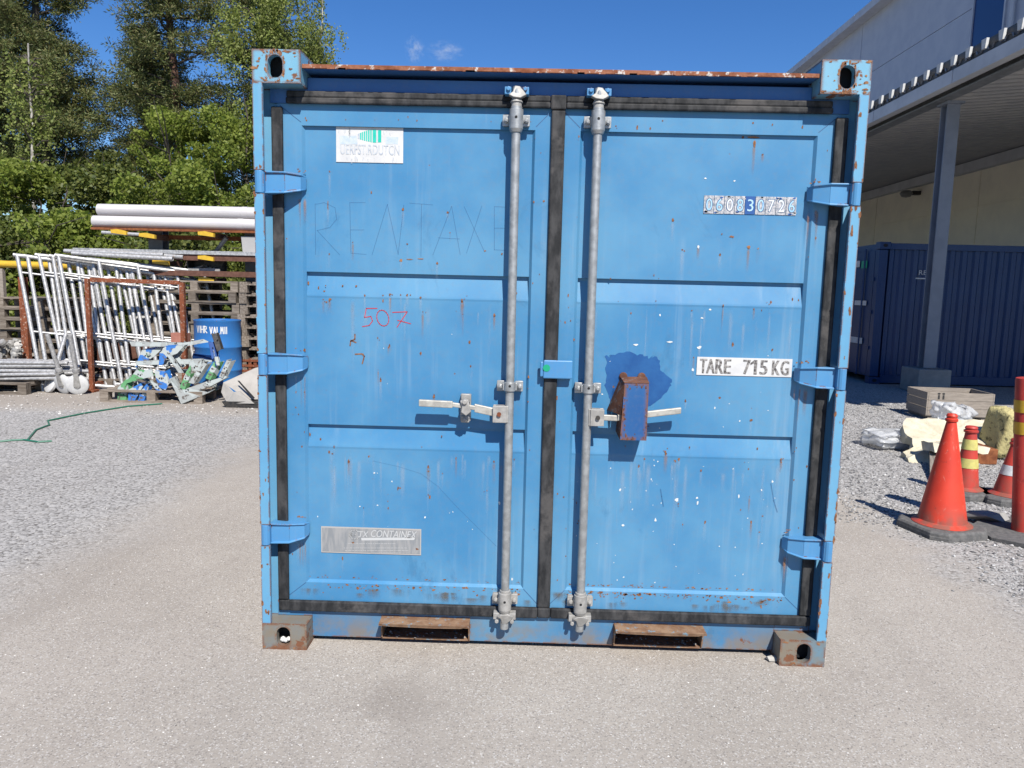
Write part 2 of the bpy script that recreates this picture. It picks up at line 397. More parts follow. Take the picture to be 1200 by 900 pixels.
# ================================================================== GROUND
def ground_mat():
    b = NB('dusty_asphalt_and_gravel')
    xyz = b.sepz(); wob = b.math('MULTIPLY', b.math('SUBTRACT', b.noise(1.1, 5, .65), .5), 1.1)
    x = b.math('ADD', xyz[0], wob); y = b.math('ADD', xyz[1], wob)
    left = b.math('MULTIPLY', b.rmp(x, -1.0, -1.7), b.rmp(y, 5.6, 5.0))
    right = b.rmp(x, 3.15, 3.55)
    grav = b.math('MAXIMUM', left, right)
    n1 = b.noise(.8, 6, .65); n2 = b.noise(9, 6, .7); sp = b.noise(330, 2, .8); sp3 = b.voro(210, out='Color'); sp2 = b.noise(75, 4, .75)
    lane = b.mix(b.rmp(n1, .3, .7), (.462, .418, .368), (.390, .350, .305))
    lane = b.mix(b.math('MULTIPLY', b.rmp(n2, .5, .75), .35), lane, (.30, .26, .23))
    lane = b.mix(b.math('MULTIPLY', b.rmp(sp, .42, .30), .55), lane, (.14, .13, .125))
    lane = b.mix(b.math('MULTIPLY', b.rmp(sp2, .58, .70), .6), lane, (.50, .48, .46))
    s3 = b.n('ShaderNodeSeparateColor'); b.l(sp3, s3.inputs[0])
    lane = b.mix(b.math('MULTIPLY', b.rmp(s3.outputs[0], .82, .95), .50), lane, (.68, .66, .63))
    lane = b.mix(b.math('MULTIPLY', b.rmp(s3.outputs[1], .80, .95), .60), lane, (.20, .18, .165))
    v = b.voro(62, out='Color'); hsv = b.n('ShaderNodeSeparateColor'); b.l(v, hsv.inputs[0])
    stone = b.mix(hsv.outputs[0], (.27, .265, .26), (.56, .545, .53))
    vd = b.voro(62); stone = b.mix(b.rmp(vd, .6, .85), stone, (.13, .125, .12))
    col = b.mix(b.math('MULTIPLY', grav, .85), lane, stone)
    # sandy yard strip at the foot of the stored goods
    yard = b.math('MULTIPLY', b.rmp(y, 5.0, 5.9), b.rmp(xyz[0], 0, -1))
    col = b.mix(b.math('MULTIPLY', yard, .6), col, (.33, .29, .25))
    sv = b.n('ShaderNodeVectorMath', operation='DISTANCE'); b.l(b.obj(), sv.inputs[0]); sv.inputs[1].default_value = (.58, -.33, 0)
    stn = b.math('MULTIPLY', b.rmp(b.math('ADD', sv.outputs['Value'], b.math('MULTIPLY', b.noise(6, 5, .7), .28)), .36, .16), .40)
    col = b.mix(stn, col, (.21, .18, .155))
    trk = b.noise(1, 4, .6, b.mapping((2.2, .25, 1))); col = b.mix(b.math('MULTIPLY', b.rmp(trk, .52, .72), .28), col, (.30, .27, .24))
    cr = b.voro(13, feat='DISTANCE_TO_EDGE'); pits = b.math('MULTIPLY', b.rmp(b.noise(40, 5, .75), .60, .68), b.rmp(b.noise(3, 4), .45, .6)); col = b.mix(b.math('MULTIPLY', pits, .55), col, (.17, .155, .14))
    b.col(col); b.set(.92, 0, .25)
    h = b.math('ADD', b.math('MULTIPLY', sp2, .5), b.math('MULTIPLY', b.math('MULTIPLY', vd, grav), -.8))
    h = b.math('ADD', h, b.math('MULTIPLY', b.noise(25, 5, .7), .5))
    b.bump(h, .5, .010); return b.m
M_ground = ground_mat()
g = MB(); g.add([(-900, -300, 0), (900, -300, 0), (900, 1500, 0), (-900, 1500, 0)], [(0, 1, 2, 3)])
tag(g.build('ground', M_ground, fixn=False), kind='structure')

def stones(name, n, region, size, mats, label, seed, keep=None):
    rs = np.random.RandomState(seed); pts = []
    while len(pts) < n:
        x = rs.uniform(region[0], region[1]); y = rs.uniform(region[2], region[3])
        if keep and not keep(x, y, rs): continue
        pts.append((x, y))
    pts = np.array(pts); base = np.array([[1,0,0],[-1,0,0],[0,1,0],[0,-1,0],[0,0,1],[0,0,-1]], float)
    F8 = np.array([[0,2,4],[2,1,4],[1,3,4],[3,0,4],[2,0,5],[1,2,5],[3,1,5],[0,3,5]])
    sz = rs.uniform(size[0], size[1], n)*(.6+.8*rs.rand(n)**3)
    ang = rs.uniform(0, 2*pi, n); V = base[None]*(.65+.6*rs.rand(n, 6, 1))*np.array([1, 1, .62])*sz[:, None, None]
    V = V + rs.uniform(-.25, .25, (n, 6, 3))*sz[:, None, None]
    c, s_ = np.cos(ang)[:, None], np.sin(ang)[:, None]
    X = V[..., 0]*c - V[..., 1]*s_ + pts[:, :1]; Y = V[..., 0]*s_ + V[..., 1]*c + pts[:, 1:]; Z = V[..., 2]+sz[:, None]*.25
    V = np.stack([X, Y, Z], -1).reshape(-1, 3); FF = (F8[None] + 6*np.arange(n)[:, None, None]).reshape(-1, 3)
    me = bpy.data.meshes.new(name); me.from_pydata(V.tolist(), [], FF.tolist()); me.materials.append(mats); me.update()
    o = bpy.data.objects.new(name, me); COL.objects.link(o); tag(o, label, 'gravel', kind='stuff'); return o
def island_mat(name, c1, c2, rough=.9):
    b = NB(name); ge = b.n('ShaderNodeNewGeometry'); b.col(b.mix(ge.outputs['Random Per Island'], c1, c2)); b.set(rough, 0, .25); return b.m
M_stone = island_mat('crushed_grey_stone', (.09, .09, .095), (.60, .59, .58))
M_stone2 = island_mat('fine_grey_stone', (.30, .285, .27), (.54, .52, .50))
M_grit = island_mat('pale_grit', (.16, .145, .13), (.80, .77, .73))
edgeR = lambda x, y, rs: x > 3.3+.25*sin(y*1.7)+.12*sin(y*5.1)+rs.normal()*.12
stones('gravel', 52000, (3.0, 6.4, -.6, 7.6), (.0045, .012), M_stone, 'crushed grey stone gravel around the traffic cones right of the container', 3, edgeR)
edgeL = lambda x, y, rs: x < -1.35+.2*sin(y*1.9)+.12*sin(y*4.7)+rs.normal()*.15
stones('gravel', 17000, (-6.5, -.9, -.4, 5.5), (.003, .0065), M_stone2, 'fine grey gravel left of the container in front of the pallets', 4, edgeL)
stones('grit', 30000, (-1.7, 3.6, -2.0, 2.2), (.0012, .0036), M_grit, 'small grit and pebbles scattered over the dusty asphalt', 5)
stones('grit', 2500, (-7, -1.2, 5.0, 7.2), (.006, .014), M_grit, 'pebbles on the sandy strip beside the stored scaffolding', 6)

# ================================================================== FRONT CONTAINER
W, H, D = 2.2, 2.26, 2.438
YD, YF = .080, .092                      # door frame face, recessed door field
con = empty('shipping_container', (0, 0, 0), 0, 'weathered light blue eight-foot container with closed double doors, standing alone in front', 'container')

def casting(x0, z0, z1, mat, flip, back=False):
    """corner casting with an oval hole in its front and outer faces"""
    mb = MB(); x1 = x0+.175; y0, y1 = (D-.165, D) if back else (0, .165)
    cx, cz = (x0+x1)/2, (z0+z1)/2; n = 32
    yf = y1 if back else y0; di = -1 if back else 1
    out = []; inn = []
    cxh = cx-.0+(.004 if flip else -.004)
    for k in range(n):
        q = 2*pi*(k+.5)/n; dx, dz = cos(q), sin(q)
        s_ = min((x1-x0)/2/max(abs(dx), 1e-6), (z1-z0)/2/max(abs(dz), 1e-6)); out.append((cx+dx*s_, cz+dz*s_))
        rx, rz = .027, .040
        ex = dx*rx; ez = max(-.013, min(.013, dz*.1)) + dz*.027
        inn.append((cxh+ex, cz+ez))
    o = [(a, yf, b_) for a, b_ in out]; i = [(a, yf, b_) for a, b_ in inn]; j = [(a, yf+di*.03, b_) for a, b_ in inn]
    fs = []
    for k in range(n):
        k2 = (k+1) % n; fs += [(k, k2, n+k2, n+k), (n+k, n+k2, 2*n+k2, 2*n+k)]
    mb.add(o+i+j, fs)
    # square the outline exactly with corner slivers
    for (sx, sz) in ((0, 0), (1, 0), (1, 1), (0, 1)):
        X = x1 if sx else x0; Z = z1 if sz else z0
        near = sorted(range(n), key=lambda k: (out[k][0]-X)**2+(out[k][1]-Z)**2)[:2]
        mb.add([(X, yf, Z), (out[near[0]][0], yf, out[near[0]][1]), (out[near[1]][0], yf, out[near[1]][1])], [(0, 1, 2)])
    yb = y0 if back else y1
    c = [(x0, yf, z0), (x1, yf, z0), (x1, yf, z1), (x0, yf, z1), (x0, yb, z0), (x1, yb, z0), (x1, yb, z1), (x0, yb, z1)]
    mb.add(c, [(0, 4, 5, 1), (1, 5, 6, 2), (2, 6, 7, 3), (3, 7, 4, 0), (4, 7, 6, 5)])
    mb.add([(x0+.01, yf+di*.055, z0+.01), (x1-.01, yf+di*.055, z0+.01), (x1-.01, yf+di*.055, z1-.01), (x0+.01, yf+di*.055, z1-.01)], [(0, 1, 2, 3)], 1)  # black plate added behind the hole, painting the dark of the cavity
    # oval on the outer side as a dark socket ring
    xs = x0-.001 if not flip else x1+.001
    ring = [(xs, (y0+y1)/2+.04*cos(2*pi*k/20), cz+.028*sin(2*pi*k/20)) for k in range(20)]
    mb.add(ring, [tuple(range(20))], 1)
    if not back:
        Rc = random.Random(int(z1*100)+(5 if flip else 0)); low = z0 < 1
        for k in range(0 if low else 46):
            q = Rc.uniform(0, 2*pi); ra = Rc.uniform(1.04, 1.35); s_ = Rc.uniform(.003, .008)
            xx, zz = cxh+cos(q)*.028*ra, cz+sin(q)*.041*ra
            if (abs(cos(q))*.028 > 0) and ((xx-cxh)/.029)**2+((zz-cz)/.042)**2 > 1.25: blobpoly(mb, xx, zz, s_*.6, s_, -.0008-.0001*(k % 6), 2 if Rc.random() < .7 else 3, 9, .4, Rc)
        for k in range(26 if not low else 10):
            x = Rc.uniform(x0+.008, x1-.008); z = Rc.choice([Rc.uniform(z0+.01, z1-.01), z0+.006+abs(Rc.gauss(0, .005)), z1-.005-abs(Rc.gauss(0, .004))]); s_ = Rc.uniform(.002, .007)
            if ((x-cxh)/.040)**2+((z-cz)/.052)**2 < 1: continue
            blobpoly(mb, x, min(max(z, z0+.004), z1-.004), s_*Rc.uniform(.8, 2), s_*.7, -.0010-.0001*(k % 6), 2 if Rc.random() < .6 else 3, 9, .45, Rc)
    return mb.build('corner_casting', [mat, M_black, M_chip, M_orangechip], con)
for x0, fl in ((0, False), (W-.175, True)):
    casting(x0, H-.116, H, M_cast, fl); casting(x0, H-.116, H, M_cast, fl, True)
    casting(x0, 0, .106, M_castlow, fl); casting(x0, 0, .106, M_castlow, fl, True)
# pebbles lodged in the lower left casting hole
mb = MB()
for (dx, dz, r_) in ((-.008, -.026, .012), (.014, -.024, .010), (.003, -.030, .010)):
    mb.lathe([(0.001, -r_), (r_*.8, -r_*.5), (r_, 0), (r_*.7, r_*.6), (.001, r_)], (.083+dx, .022, .053+dz+.006), 8)
tag(mb.build('pebble', M_white), 'small white pebbles lodged in the lower left corner casting hole', 'pebbles')

# front corner posts, broken at the hinges
hz = []
for zpx in (212.5, 427, 627): hz.append(at(302, zpx, 0).z)
segs = []; top = H-.116; prev = top
for z in hz: segs.append((z+.042, prev)); prev = z-.042
segs.append((.106, prev))
for side in (0, 1):
    mb = MB()
    for z0, z1 in segs:
        if side == 0: mb.box((0, 0, z0), (.036, .012, z1)); mb.box((0, .0121, z0), (.008, .085, z1))
        else: mb.box((W-.036, 0, z0), (W, .012, z1)); mb.box((W-.008, .0121, z0), (W, .085, z1))
    if side == 0: mb.box((0, .088, .107), (.10, .165, top-.001))
    else: mb.box((W-.10, .088, .107), (W, .165, top-.001))
    Rp = random.Random(40+side)
    for k in range(46):
        x = Rp.choice([Rp.uniform(.003, .033), .034, .002]); x = x if side == 0 else W-x
        z = Rp.choice([Rp.uniform(.12, 2.1), Rp.uniform(.12, .7), Rp.choice(hz)+Rp.choice([-.046, .046])+Rp.gauss(0, .012)])
        if any(abs(z-q) < .045 for q in hz) or z > top-.01 or z < .115: continue
        s_ = Rp.uniform(.0015, .0055)
        blobpoly(mb, x, z, s_, s_*Rp.uniform(1, 4 if side else 2.5), -.0006-.0001*(k % 5), 1, 9, .45, Rp)
    mb.build('corner_post', [M_post, M_chip], con)
    x = 0 if side == 0 else W-.10
    MB().box((x, D-.165, .106), (x+.10, D, top)).build('corner_post', M_frame, con, bevel=.003)

# header beam, roof edge, sill, fork pockets
MB().box((.176, .078, 2.092), (W-.176, .165, 2.185)).build('header_beam', M_headshade, con, bevel=.002)
mb = MB(); mb.box((.177, .010, 2.2005), (W-.177, .020, 2.214)); mb.box((.177, .0202, 2.2015), (W-.177, .165, 2.213), 1); mb.box((.037, .080, 2.094), (.1755, .165, 2.1435), 1); mb.box((W-.1755, .080, 2.094), (W-.037, .165, 2.1435), 1)  # plate behind the rusty lip takes the shade-darkened header blue too
# ragged rust scale hanging from the lip
for k in range(26):
    x = rnd.uniform(.2, W-.2); mb.box((x, .0092, 2.1985), (x+rnd.uniform(.01, .05), .014, 2.203))
mb.build('roof_edge', [M_lip, M_headshade], con)
YS = .082; sill = MB(); PK = ((.455, .79), (1.345, 1.70))
pk = [(at(443, 740, 0).x, at(549, 740, 0).x), (at(722, 745, 0).x, at(829, 745, 0).x)]
z0, z1 = .022, .170; PZ0, PZ1 = .030, .116
xs = [.176]
for a, b_ in pk: xs += [a, b_]
xs.append(W-.176)
for k in range(0, len(xs), 2): sill.box((xs[k], YS, z0), (xs[k+1], YS+.07, z1))
for a, b_ in pk: sill.box((a, YS, PZ1), (b_, YS+.07, z1))
sill.box((.037, YS-.0015, .108), (.1755, YS+.08, z1)); sill.box((W-.1755, YS-.0015, .108), (W-.037, YS+.08, z1))
sillo = sill.build('bottom_sill', M_sill, con)
for a, b_ in pk:
    mb = MB(); t = .008; y0, y1 = .008, YS+.3
    mb.box((a, y0, PZ1-t), (b_, y1, PZ1)); mb.box((a, YS-.004, PZ0-t), (b_, y1, PZ0))
    mb.prism([(a, YS-.035, PZ1-t), (a, y1, PZ1-t), (a, y1, PZ0), (a, YS-.010, PZ0)], (t*.6, 0, 0)); mb.prism([(b_-t*.6, YS-.035, PZ1-t), (b_-t*.6, y1, PZ1-t), (b_-t*.6, y1, PZ0), (b_-t*.6, YS-.010, PZ0)], (t*.6, 0, 0))
    mb.prism([(a+.004, y0-.004, PZ1+.001), (b_-.004, y0-.004, PZ1+.001), (b_-.03, y0+.001, PZ1-.011), (a+.6*(b_-a), y0+.001, PZ1-.013), (a+.02, y0+.001, PZ1-.010)], (0, .003, 0))
    # grit and dead grass gathered on the lower plate
    for k in range(28):
        x = rnd.uniform(a+.01, b_-.02); s_ = rnd.uniform(.002, .007)
        mb.lathe([(.0005, 0), (s_, s_*.4), (.0005, s_*.9)], (x, rnd.uniform(YS-.01, YS+.05), PZ0), 5, mi=1)
    mb.build('fork_pocket', [M_pocket, M_grit], con)
# body: corrugated sides, roof, rear, floor
def corr(length, axis):
    pts = []; p = .0; k = 0
    while p < length-.2:
        for dx, dd in ((0, 0), (.07, 0), (.10, .03), (.17, .03), (.20, 0)): pts.append((p+dx, dd))
        p += .20
    pts.append((length, 0)); return pts
def corrwall(mb, p0, ux, uy, length, z0, z1):
    pr = corr(length, 0); P0 = Vector(p0); ux = Vector(ux); uy = Vector(uy); vs = []
    for a, d_ in pr:
        q = P0+ux*a+uy*d_; vs += [(q.x, q.y, z0), (q.x, q.y, z1)]
    mb.add(vs, [(2*i, 2*i+2, 2*i+3, 2*i+1) for i in range(len(pr)-1)])
for x, s_ in ((.012, 1), (W-.012, -1)):
    mb = MB(); corrwall(mb, (x, .166, 0), (0, 1, 0), (s_, 0, 0), D-.33, .10, 2.17)
    mb.build('side_wall', M_frame, con, fixn=False)
    MB().box((x-.008, .166, .02), (x+.008+.05*s_, D-.166, .12)).build('bottom_rail', M_sill, con)
    MB().box((x-.008, .166, 2.16), (x+.008+.05*s_, D-.166, 2.22)).build('top_rail', M_frame, con)
mb = MB(); mb.box((.10, D-.03, .1), (W-.10, D-.01, 2.17)); mb.build('rear_wall', M_frame, con)
mb = MB(); mb.box((.02, .165, 2.195), (W-.02, D-.02, 2.205)); mb.build('roof', M_frame, con)
mb = MB(); mb.box((.02, .166, .12), (W-.02, D-.04, .15)); mb.build('floor', M_wood, con)

# ------------------------------------------------ doors
ZT, ZB = 2.015, .258                    # inner field top and bottom
GR = ((1.479, 1.392), (.889, .805))     # groove top, end of the ramp
def door(name_label, x0, x1, xi0, xi1, side):
    """x0..x1 door leaf, xi0..xi1 recessed field"""
    zt, zb = 2.092, .172
    mb = MB(); c = .010
    # frame ring with chamfered inner edge
    o = [(x0, YD, zb), (x1, YD, zb), (x1, YD, zt), (x0, YD, zt)]
    i1 = [(xi0-c, YD, ZB-c), (xi1+c, YD, ZB-c), (xi1+c, YD, ZT), (xi0-c, YD, ZT)]
    i2 = [(xi0, YF, ZB), (xi1, YF, ZB), (xi1, YF, ZT), (xi0, YF, ZT)]
    mb.add(o+i1+i2, [(k, (k+1) % 4, 4+(k+1) % 4, 4+k) for k in range(4)] + [(4+k, 4+(k+1) % 4, 8+(k+1) % 4, 8+k) for k in range(4)])
    # field profile with two swaged ramps
    prof = [(ZT, YF)]
    for gt, gb in GR: prof += [(gt, YF), (gt-.001, YF+.015), (gt-.012, YF+.015), (gb+.002, YF), (gb-.004, YF-.001), (gb-.012, YF)]
    prof.append((ZB, YF))
    vs = []; 
    for z, y in prof: vs += [(xi0, y, z), (xi1, y, z)]
    mb.add(vs, [(2*k, 2*k+1, 2*k+3, 2*k+2) for k in range(len(prof)-1)])
    for gt, gb in GR:          # closing cheeks of the ramps
        for x in (xi0, xi1): mb.add([(x, YF, gt), (x, YF+.015, gt-.001), (x, YF+.015, gt-.012), (x, YF, gb+.002)], [(0, 1, 2, 3)])
    # leaf edge and back
    mb.add([(x0, YD, zb), (x1, YD, zb), (x1, YD, zt), (x0, YD, zt), (x0, YD+.05, zb), (x1, YD+.05, zb), (x1, YD+.05, zt), (x0, YD+.05, zt)],
           [(0, 4, 5, 1), (1, 5, 6, 2), (2, 6, 7, 3), (3, 7, 4, 0), (4, 7, 6, 5)])
    # mitre welds at the frame corners, and the weld line around the field
    e = YD-.0006
    for (xa, za, xb, zb_) in ((xi0-.012, ZT+.012, x0+.012, zt-.008), (xi1+.012, ZT+.012, x1-.012, zt-.008), (xi0-.012, ZB-.012, x0+.010, zb+.01), (xi1+.012, ZB-.012, x1-.010, zb+.01)):
        stroke(mb, [(xa, za), (xb, zb_)], .0022, e, 1)
    # ---- wear: chips, droppings and run-off, in front of the paint by half a millimetre
    R = random.Random(11+side); yf = YF-.0007; nf = YD-.0008
    def prof_y(z):
        for gt, gb in GR:
            if gb-.014 < z < gt+.002:
                if z > gt-.012: return None
                if z > gb: return YF+.015*(z-gb)/(gt-.012-gb)-.0012
                return YF-.0022
        return yf
    for k in range(46):
        x = R.uniform(xi0+.02, xi1-.02)
        z = R.choice([R.uniform(ZB+.03, ZT-.05), GR[0][1]+R.gauss(-.005, .012), GR[1][1]+R.gauss(-.01, .03), R.uniform(.5, .8), R.uniform(1.1, 1.38)])
        y = prof_y(z)
        if y is None: continue
        s_ = R.uniform(.0014, .0042)
        if R.random() < .75: streakq(mb, x, z, s_*R.uniform(3.5, 6), R.uniform(.04, .12), y-.0002 if y == yf else y-.0012, R.choice([4, 4, 5]))
        blobpoly(mb, x, z, s_, s_*R.uniform(.8, 2.2), y-.0003-(.001 if y != yf else 0), 2, 8, .4, R)
        if R.random() < .3: blobpoly(mb, x+R.gauss(0, .01), z+R.gauss(0, .01), s_*.8, s_*.8, yf-.0006, 2, 7, .4, R)
    nsp = 66 if side else 20
    for k in range(nsp):
        x = R.uniform(xi0+.02, xi1-.02); z = R.choice([R.uniform(ZB, 1.3), R.uniform(ZB, .85)])
        if prof_y(z) != yf: continue
        s_ = R.choice([R.uniform(.0010, .0024), R.uniform(.0010, .0024), R.uniform(.002, .004)])
        blobpoly(mb, x, z, s_, s_*R.uniform(.6, 1.8), yf-.0003, 3, 7, .5, R)
    for k in range(34):         # chips along the frame and its edges
        x, z = R.choice([(R.choice([xi0-.012, xi1+.012])+R.gauss(0, .003), R.uniform(.2, 2.0)), (R.uniform(x0+.01, xi0-.02), R.uniform(.2, 2.0)), (R.uniform(xi1+.02, x1-.01), R.uniform(.2, 2.)), (R.uniform(xi0, xi1), ZT+.012+abs(R.gauss(0, .02)))])
        s_ = R.uniform(.0012, .0032); blobpoly(mb, x, z, s_, s_*R.uniform(1, 2.4), nf, 2, 7, .4, R)
    for k in range(150 if side else 80):         # rust along the bottom ledge
        x = R.uniform(xi0, xi1); z = ZB-.012-abs(R.gauss(0, .014)); s_ = R.choice([R.uniform(.0010, .0025), R.uniform(.0010, .0025), R.uniform(.002, .005)])
        blobpoly(mb, x, z, s_*R.uniform(.6, 2.4), s_, nf, R.choice([2, 2, 6]), 8, .5, R)
        if R.random() < .5: blobpoly(mb, R.uniform(xi0, xi1), ZB+.006+abs(R.gauss(0, .006)), s_*1.4, s_*.6, yf-.0003, R.choice([2, 6]), 8, .5, R)
    for k in range(34):          # soft pale streaks below the ramps and the top edge
        x = R.uniform(xi0+.03, xi1-.03); zz = R.choice([GR[0][1]-.014, GR[1][1]-.014, GR[1][1]-.014])
        streakq(mb, x, zz+R.uniform(-.05, .004), R.uniform(.006, .03), R.uniform(.06, .30), yf-.0001*R.randint(0, 2), 4)
    for zq in hz:                 # rust weeping from the hinge straps and from the seam
        xh = x0+.085 if side == 0 else x1-.085
        for k in range(5):
            x = xh+R.uniform(-.03, .02)*(1 if side == 0 else -1); s_ = R.uniform(.0014, .0034)
            streakq(mb, x, zq-.045, R.uniform(.006, .014), R.uniform(.05, .16), nf-.0001*k, R.choice([4, 5, 5]))
            blobpoly(mb, x, zq+.046+R.uniform(0, .012), s_*1.6, s_, nf-.0002, R.choice([2, 6]), 8, .5, R)
    for k in range(14):           # grime tide along the foot of the leaf
        streakq(mb, R.uniform(x0+.04, x1-.04), zb+R.uniform(.03, .07), R.uniform(.03, .10), R.uniform(.02, .05), nf-.0001*(k % 6), 10)
    return mb
DM = [M_door, M_seam, M_chip, M_spot, M_streak, M_ruststreak, M_orangechip, M_scratch, M_red, M_blotch, M_grime]
LX = (.062, 1.092, .163, 1.011); RX = (1.112, 2.138, 1.197, 2.047)
dl = door('left', *LX, 0)
# pencilled letters (R E N T A X E) and red 507
def zz1(x, y):
    p = at(280+x/3, 40+y/3, YF); return (p.x, p.z)
def zz3(x, y):
    p = at(280+x/3, 320+y/3, YF); return (p.x, p.z)
for st in ([(268, 595), (270, 775)], [(270, 598), (300, 592), (338, 610), (344, 650), (320, 680), (275, 690), (355, 776)], [(445, 592), (390, 592), (394, 770), (448, 774)], [(392, 688), (440, 688)],
           [(468, 776), (522, 598), (560, 774), (580, 600)], [(600, 594), (682, 600)], [(642, 598), (640, 782)], [(682, 776), (748, 605), (778, 775)], [(700, 716), (776, 720)],
           [(792, 606), (862, 762)], [(854, 604), (800, 770)], [(938, 608), (898, 606), (898, 758), (936, 760)], [(898, 682), (936, 682)]):
    stroke(dl, [zz1(*p) for p in st], .0021, YF-.0012, 7)
stroke(dl, [zz3(*p) for p in ((486, 124), (448, 124), (442, 156), (464, 152), (470, 168), (458, 184), (434, 188))], .003, YF-.0012, 8)
stroke(dl, [zz3(506+21*cos(q*pi/8)+4*sin(q*pi/8), 158+28*sin(q*pi/8)) for q in range(17)], .003, YF-.0012, 8)
stroke(dl, [zz3(*p) for p in ((540, 138), (592, 136), (556, 190))], .003, YF-.0012, 8)
stroke(dl, [zz3(*p) for p in ((558, 166), (582, 172), (604, 178))], .003, YF-.0012, 8)
# notable rust marks read off the photo
for x, y, rx, rz, m_, sl in ((313, 605, .002, .017, 2, .08), (577, 617, .004, .006, 2, .08), (570, 795, .006, .006, 6, .04), (600, 792, .012, .002, 6, 0), (640, 790, .012, .002, 6, 0), (697, 805, .004, .005, 2, .07), (734, 627, .004, .004, 2, .04), (865, 762, .004, .002, 6, 0), (925, 772, .004, .004, 2, 0), (592, 738, .003, .003, 2, .09)):
    px, pz = zz1(x, y)
    if sl: streakq(dl, px, pz, .014, sl, YF-.0011, 4)
    blobpoly(dl, px, pz, rx, rz, YF-.0014, m_)
for st in ([(408, 215), (408, 232), (393, 240), (391, 255)], [(393, 236), (412, 244)], [(410, 285), (432, 284), (441, 292), (434, 318)]):
    stroke(dl, [zz3(*p) for p in st], .0048, YF-.0013, 2)
stroke(dl, [zz3(*p) for p in ((408, 285), (438, 284))], .003, YF-.0015, 6)
for x, y in ((246, 35), (282, 52), (366, 45), (414, 46), (252, 566), (289, 584), (714, 572)):
    p = at(280+x/3, 320+y/3, YF+.012); blobpoly(dl, p.x, p.z, .003, .008 if x < 300 else .005, YF+.0035, 2)
for x, y, r_ in ((686, 432, .005), (386, 662, .004), (898, 150, .004)):
    px, pz = zz3(x, y); streakq(dl, px, pz, .012, .06, YF-.0011, 5); blobpoly(dl, px, pz, r_, r_*2, YF-.0014, 2)
# faint scratch arc and rubbed smear
stroke(dl, [zz3(*p) for p in ((470, 660), (560, 680), (640, 705), (700, 750), (760, 815), (830, 885), (905, 960))], .0016, YF-.001, 7)
door_l = dl.build('door', DM, con, fixn=False); door_l['label'] = 'left door leaf with white sign, pencilled letters and red 507'
dr = door('right', *RX, 1)
def zz4(x, y, o=0):
    p = at(640+x/3, 320+y/3, YF-o); return (p.x, p.z)
# darker touch-up paint around the lock box
bl = [(208, 292), (222, 286), (226, 298), (248, 282), (272, 280), (290, 276), (312, 284), (322, 290), (334, 282), (344, 292), (356, 288), (360, 300), (370, 298), (374, 290), (386, 294), (392, 300), (400, 310), (400, 340), (412, 350), (440, 376), (438, 392), (426, 418), (408, 430), (398, 446), (376, 462), (350, 470), (300, 476), (262, 470), (232, 462), (222, 440), (214, 420), (206, 396), (212, 370), (208, 340), (214, 318)]
ptsb = []
for i, p in enumerate(bl):
    q = bl[(i+1) % len(bl)]
    for t in (0, .33, .66): ptsb.append((p[0]+(q[0]-p[0])*t+rnd.uniform(-3, 3), p[1]+(q[1]-p[1])*t+rnd.uniform(-3, 3)))
ptsb.sort(key=lambda p: math.atan2(p[1]-375, p[0]-305)); c_ = zz4(305, 375); pv = [zz4(*p) for p in ptsb]
dr.add([(c_[0], YF-.0009, c_[1])]+[(a, YF-.0009, b_) for a, b_ in pv], [(0, 1+i, 1+(i+1) % len(pv)) for i in range(len(pv))], 9)
def zz2(x, y):
    p = at(640+x/3, 40+y/3, YF); return (p.x, p.z)
for x, y, rx, rz, m_, sl in ((727, 362, .028, .0035, 6, 0), (732, 385, .006, .012, 6, .12), (732, 388, .004, .010, 2, 0), (761, 423, .003, .003, 2, .03), (712, 750, .006, .006, 6, .1), (712, 752, .003, .004, 2, 0), (745, 754, .0035, .003, 6, .06), (650, 712, .007, .004, 6, 0), (657, 713, .003, .003, 2, 0), (618, 703, .003, .003, 2, 0), (560, 507, .004, .003, 3, 0), (662, 516, .004, .003, 3, 0), (535, 748, .005, .005, 3, .05), (227, 860, .003, .003, 2, 0)):
    px, pz = zz2(x, y)
    if sl: streakq(dr, px, pz, .016, sl, YF-.0011, 5)
    blobpoly(dr, px, pz, rx, rz, YF-(.0014 if m_ != 2 else .0018), m_)
for x, y, rx, rz, m_, sl in ((538, 262, .009, .006, 3, .04), (548, 158, .006, .003, 3, 0), (576, 128, .004, .004, 3, 0), (400, 148, .004, .004, 3, 0), (315, 252, .008, .004, 3, 0), (490, 450, .003, .006, 2, .05), (720, 517, .005, .005, 2, .06), (680, 520, .003, .003, 3, 0), (458, 796, .008, .007, 3, .04), (270, 886, .005, .006, 3, 0), (677, 785, .003, .007, 3, 0), (532, 807, .004, .008, 3, 0), (795, 270, .003, .005, 2, .03), (432, 242, .012, .003, 3, 0), (530, 790, .004, .004, 3, 0)):
    px, pz = zz4(x, y)
    if sl: streakq(dr, px, pz, .013, sl, YF-.0011, 4)
    blobpoly(dr, px, pz, rx, rz, YF-.0014, m_)
for x, y in ((864, 92), (885, 98)):
    p = at(640+x/3, 320+y/3, YF+.01); blobpoly(dr, p.x, p.z, .003, .008, YF+.0035, 2)
stroke(dr, [zz4(*p) for p in ((250, 690), (246, 760), (250, 1000))], .0035, YF-.0008, 4)
for s0 in ([(402, 760), (406, 785), (412, 820)], [(790, 740), (800, 800), (812, 840)]):
    stroke(dr, [zz4(x, y+0) for x, y in s0], .005, YF-.0009, 7)
door_r = dr.build('door', DM, con, fixn=False); door_r['label'] = 'right door leaf with steel lock box and tare sign'

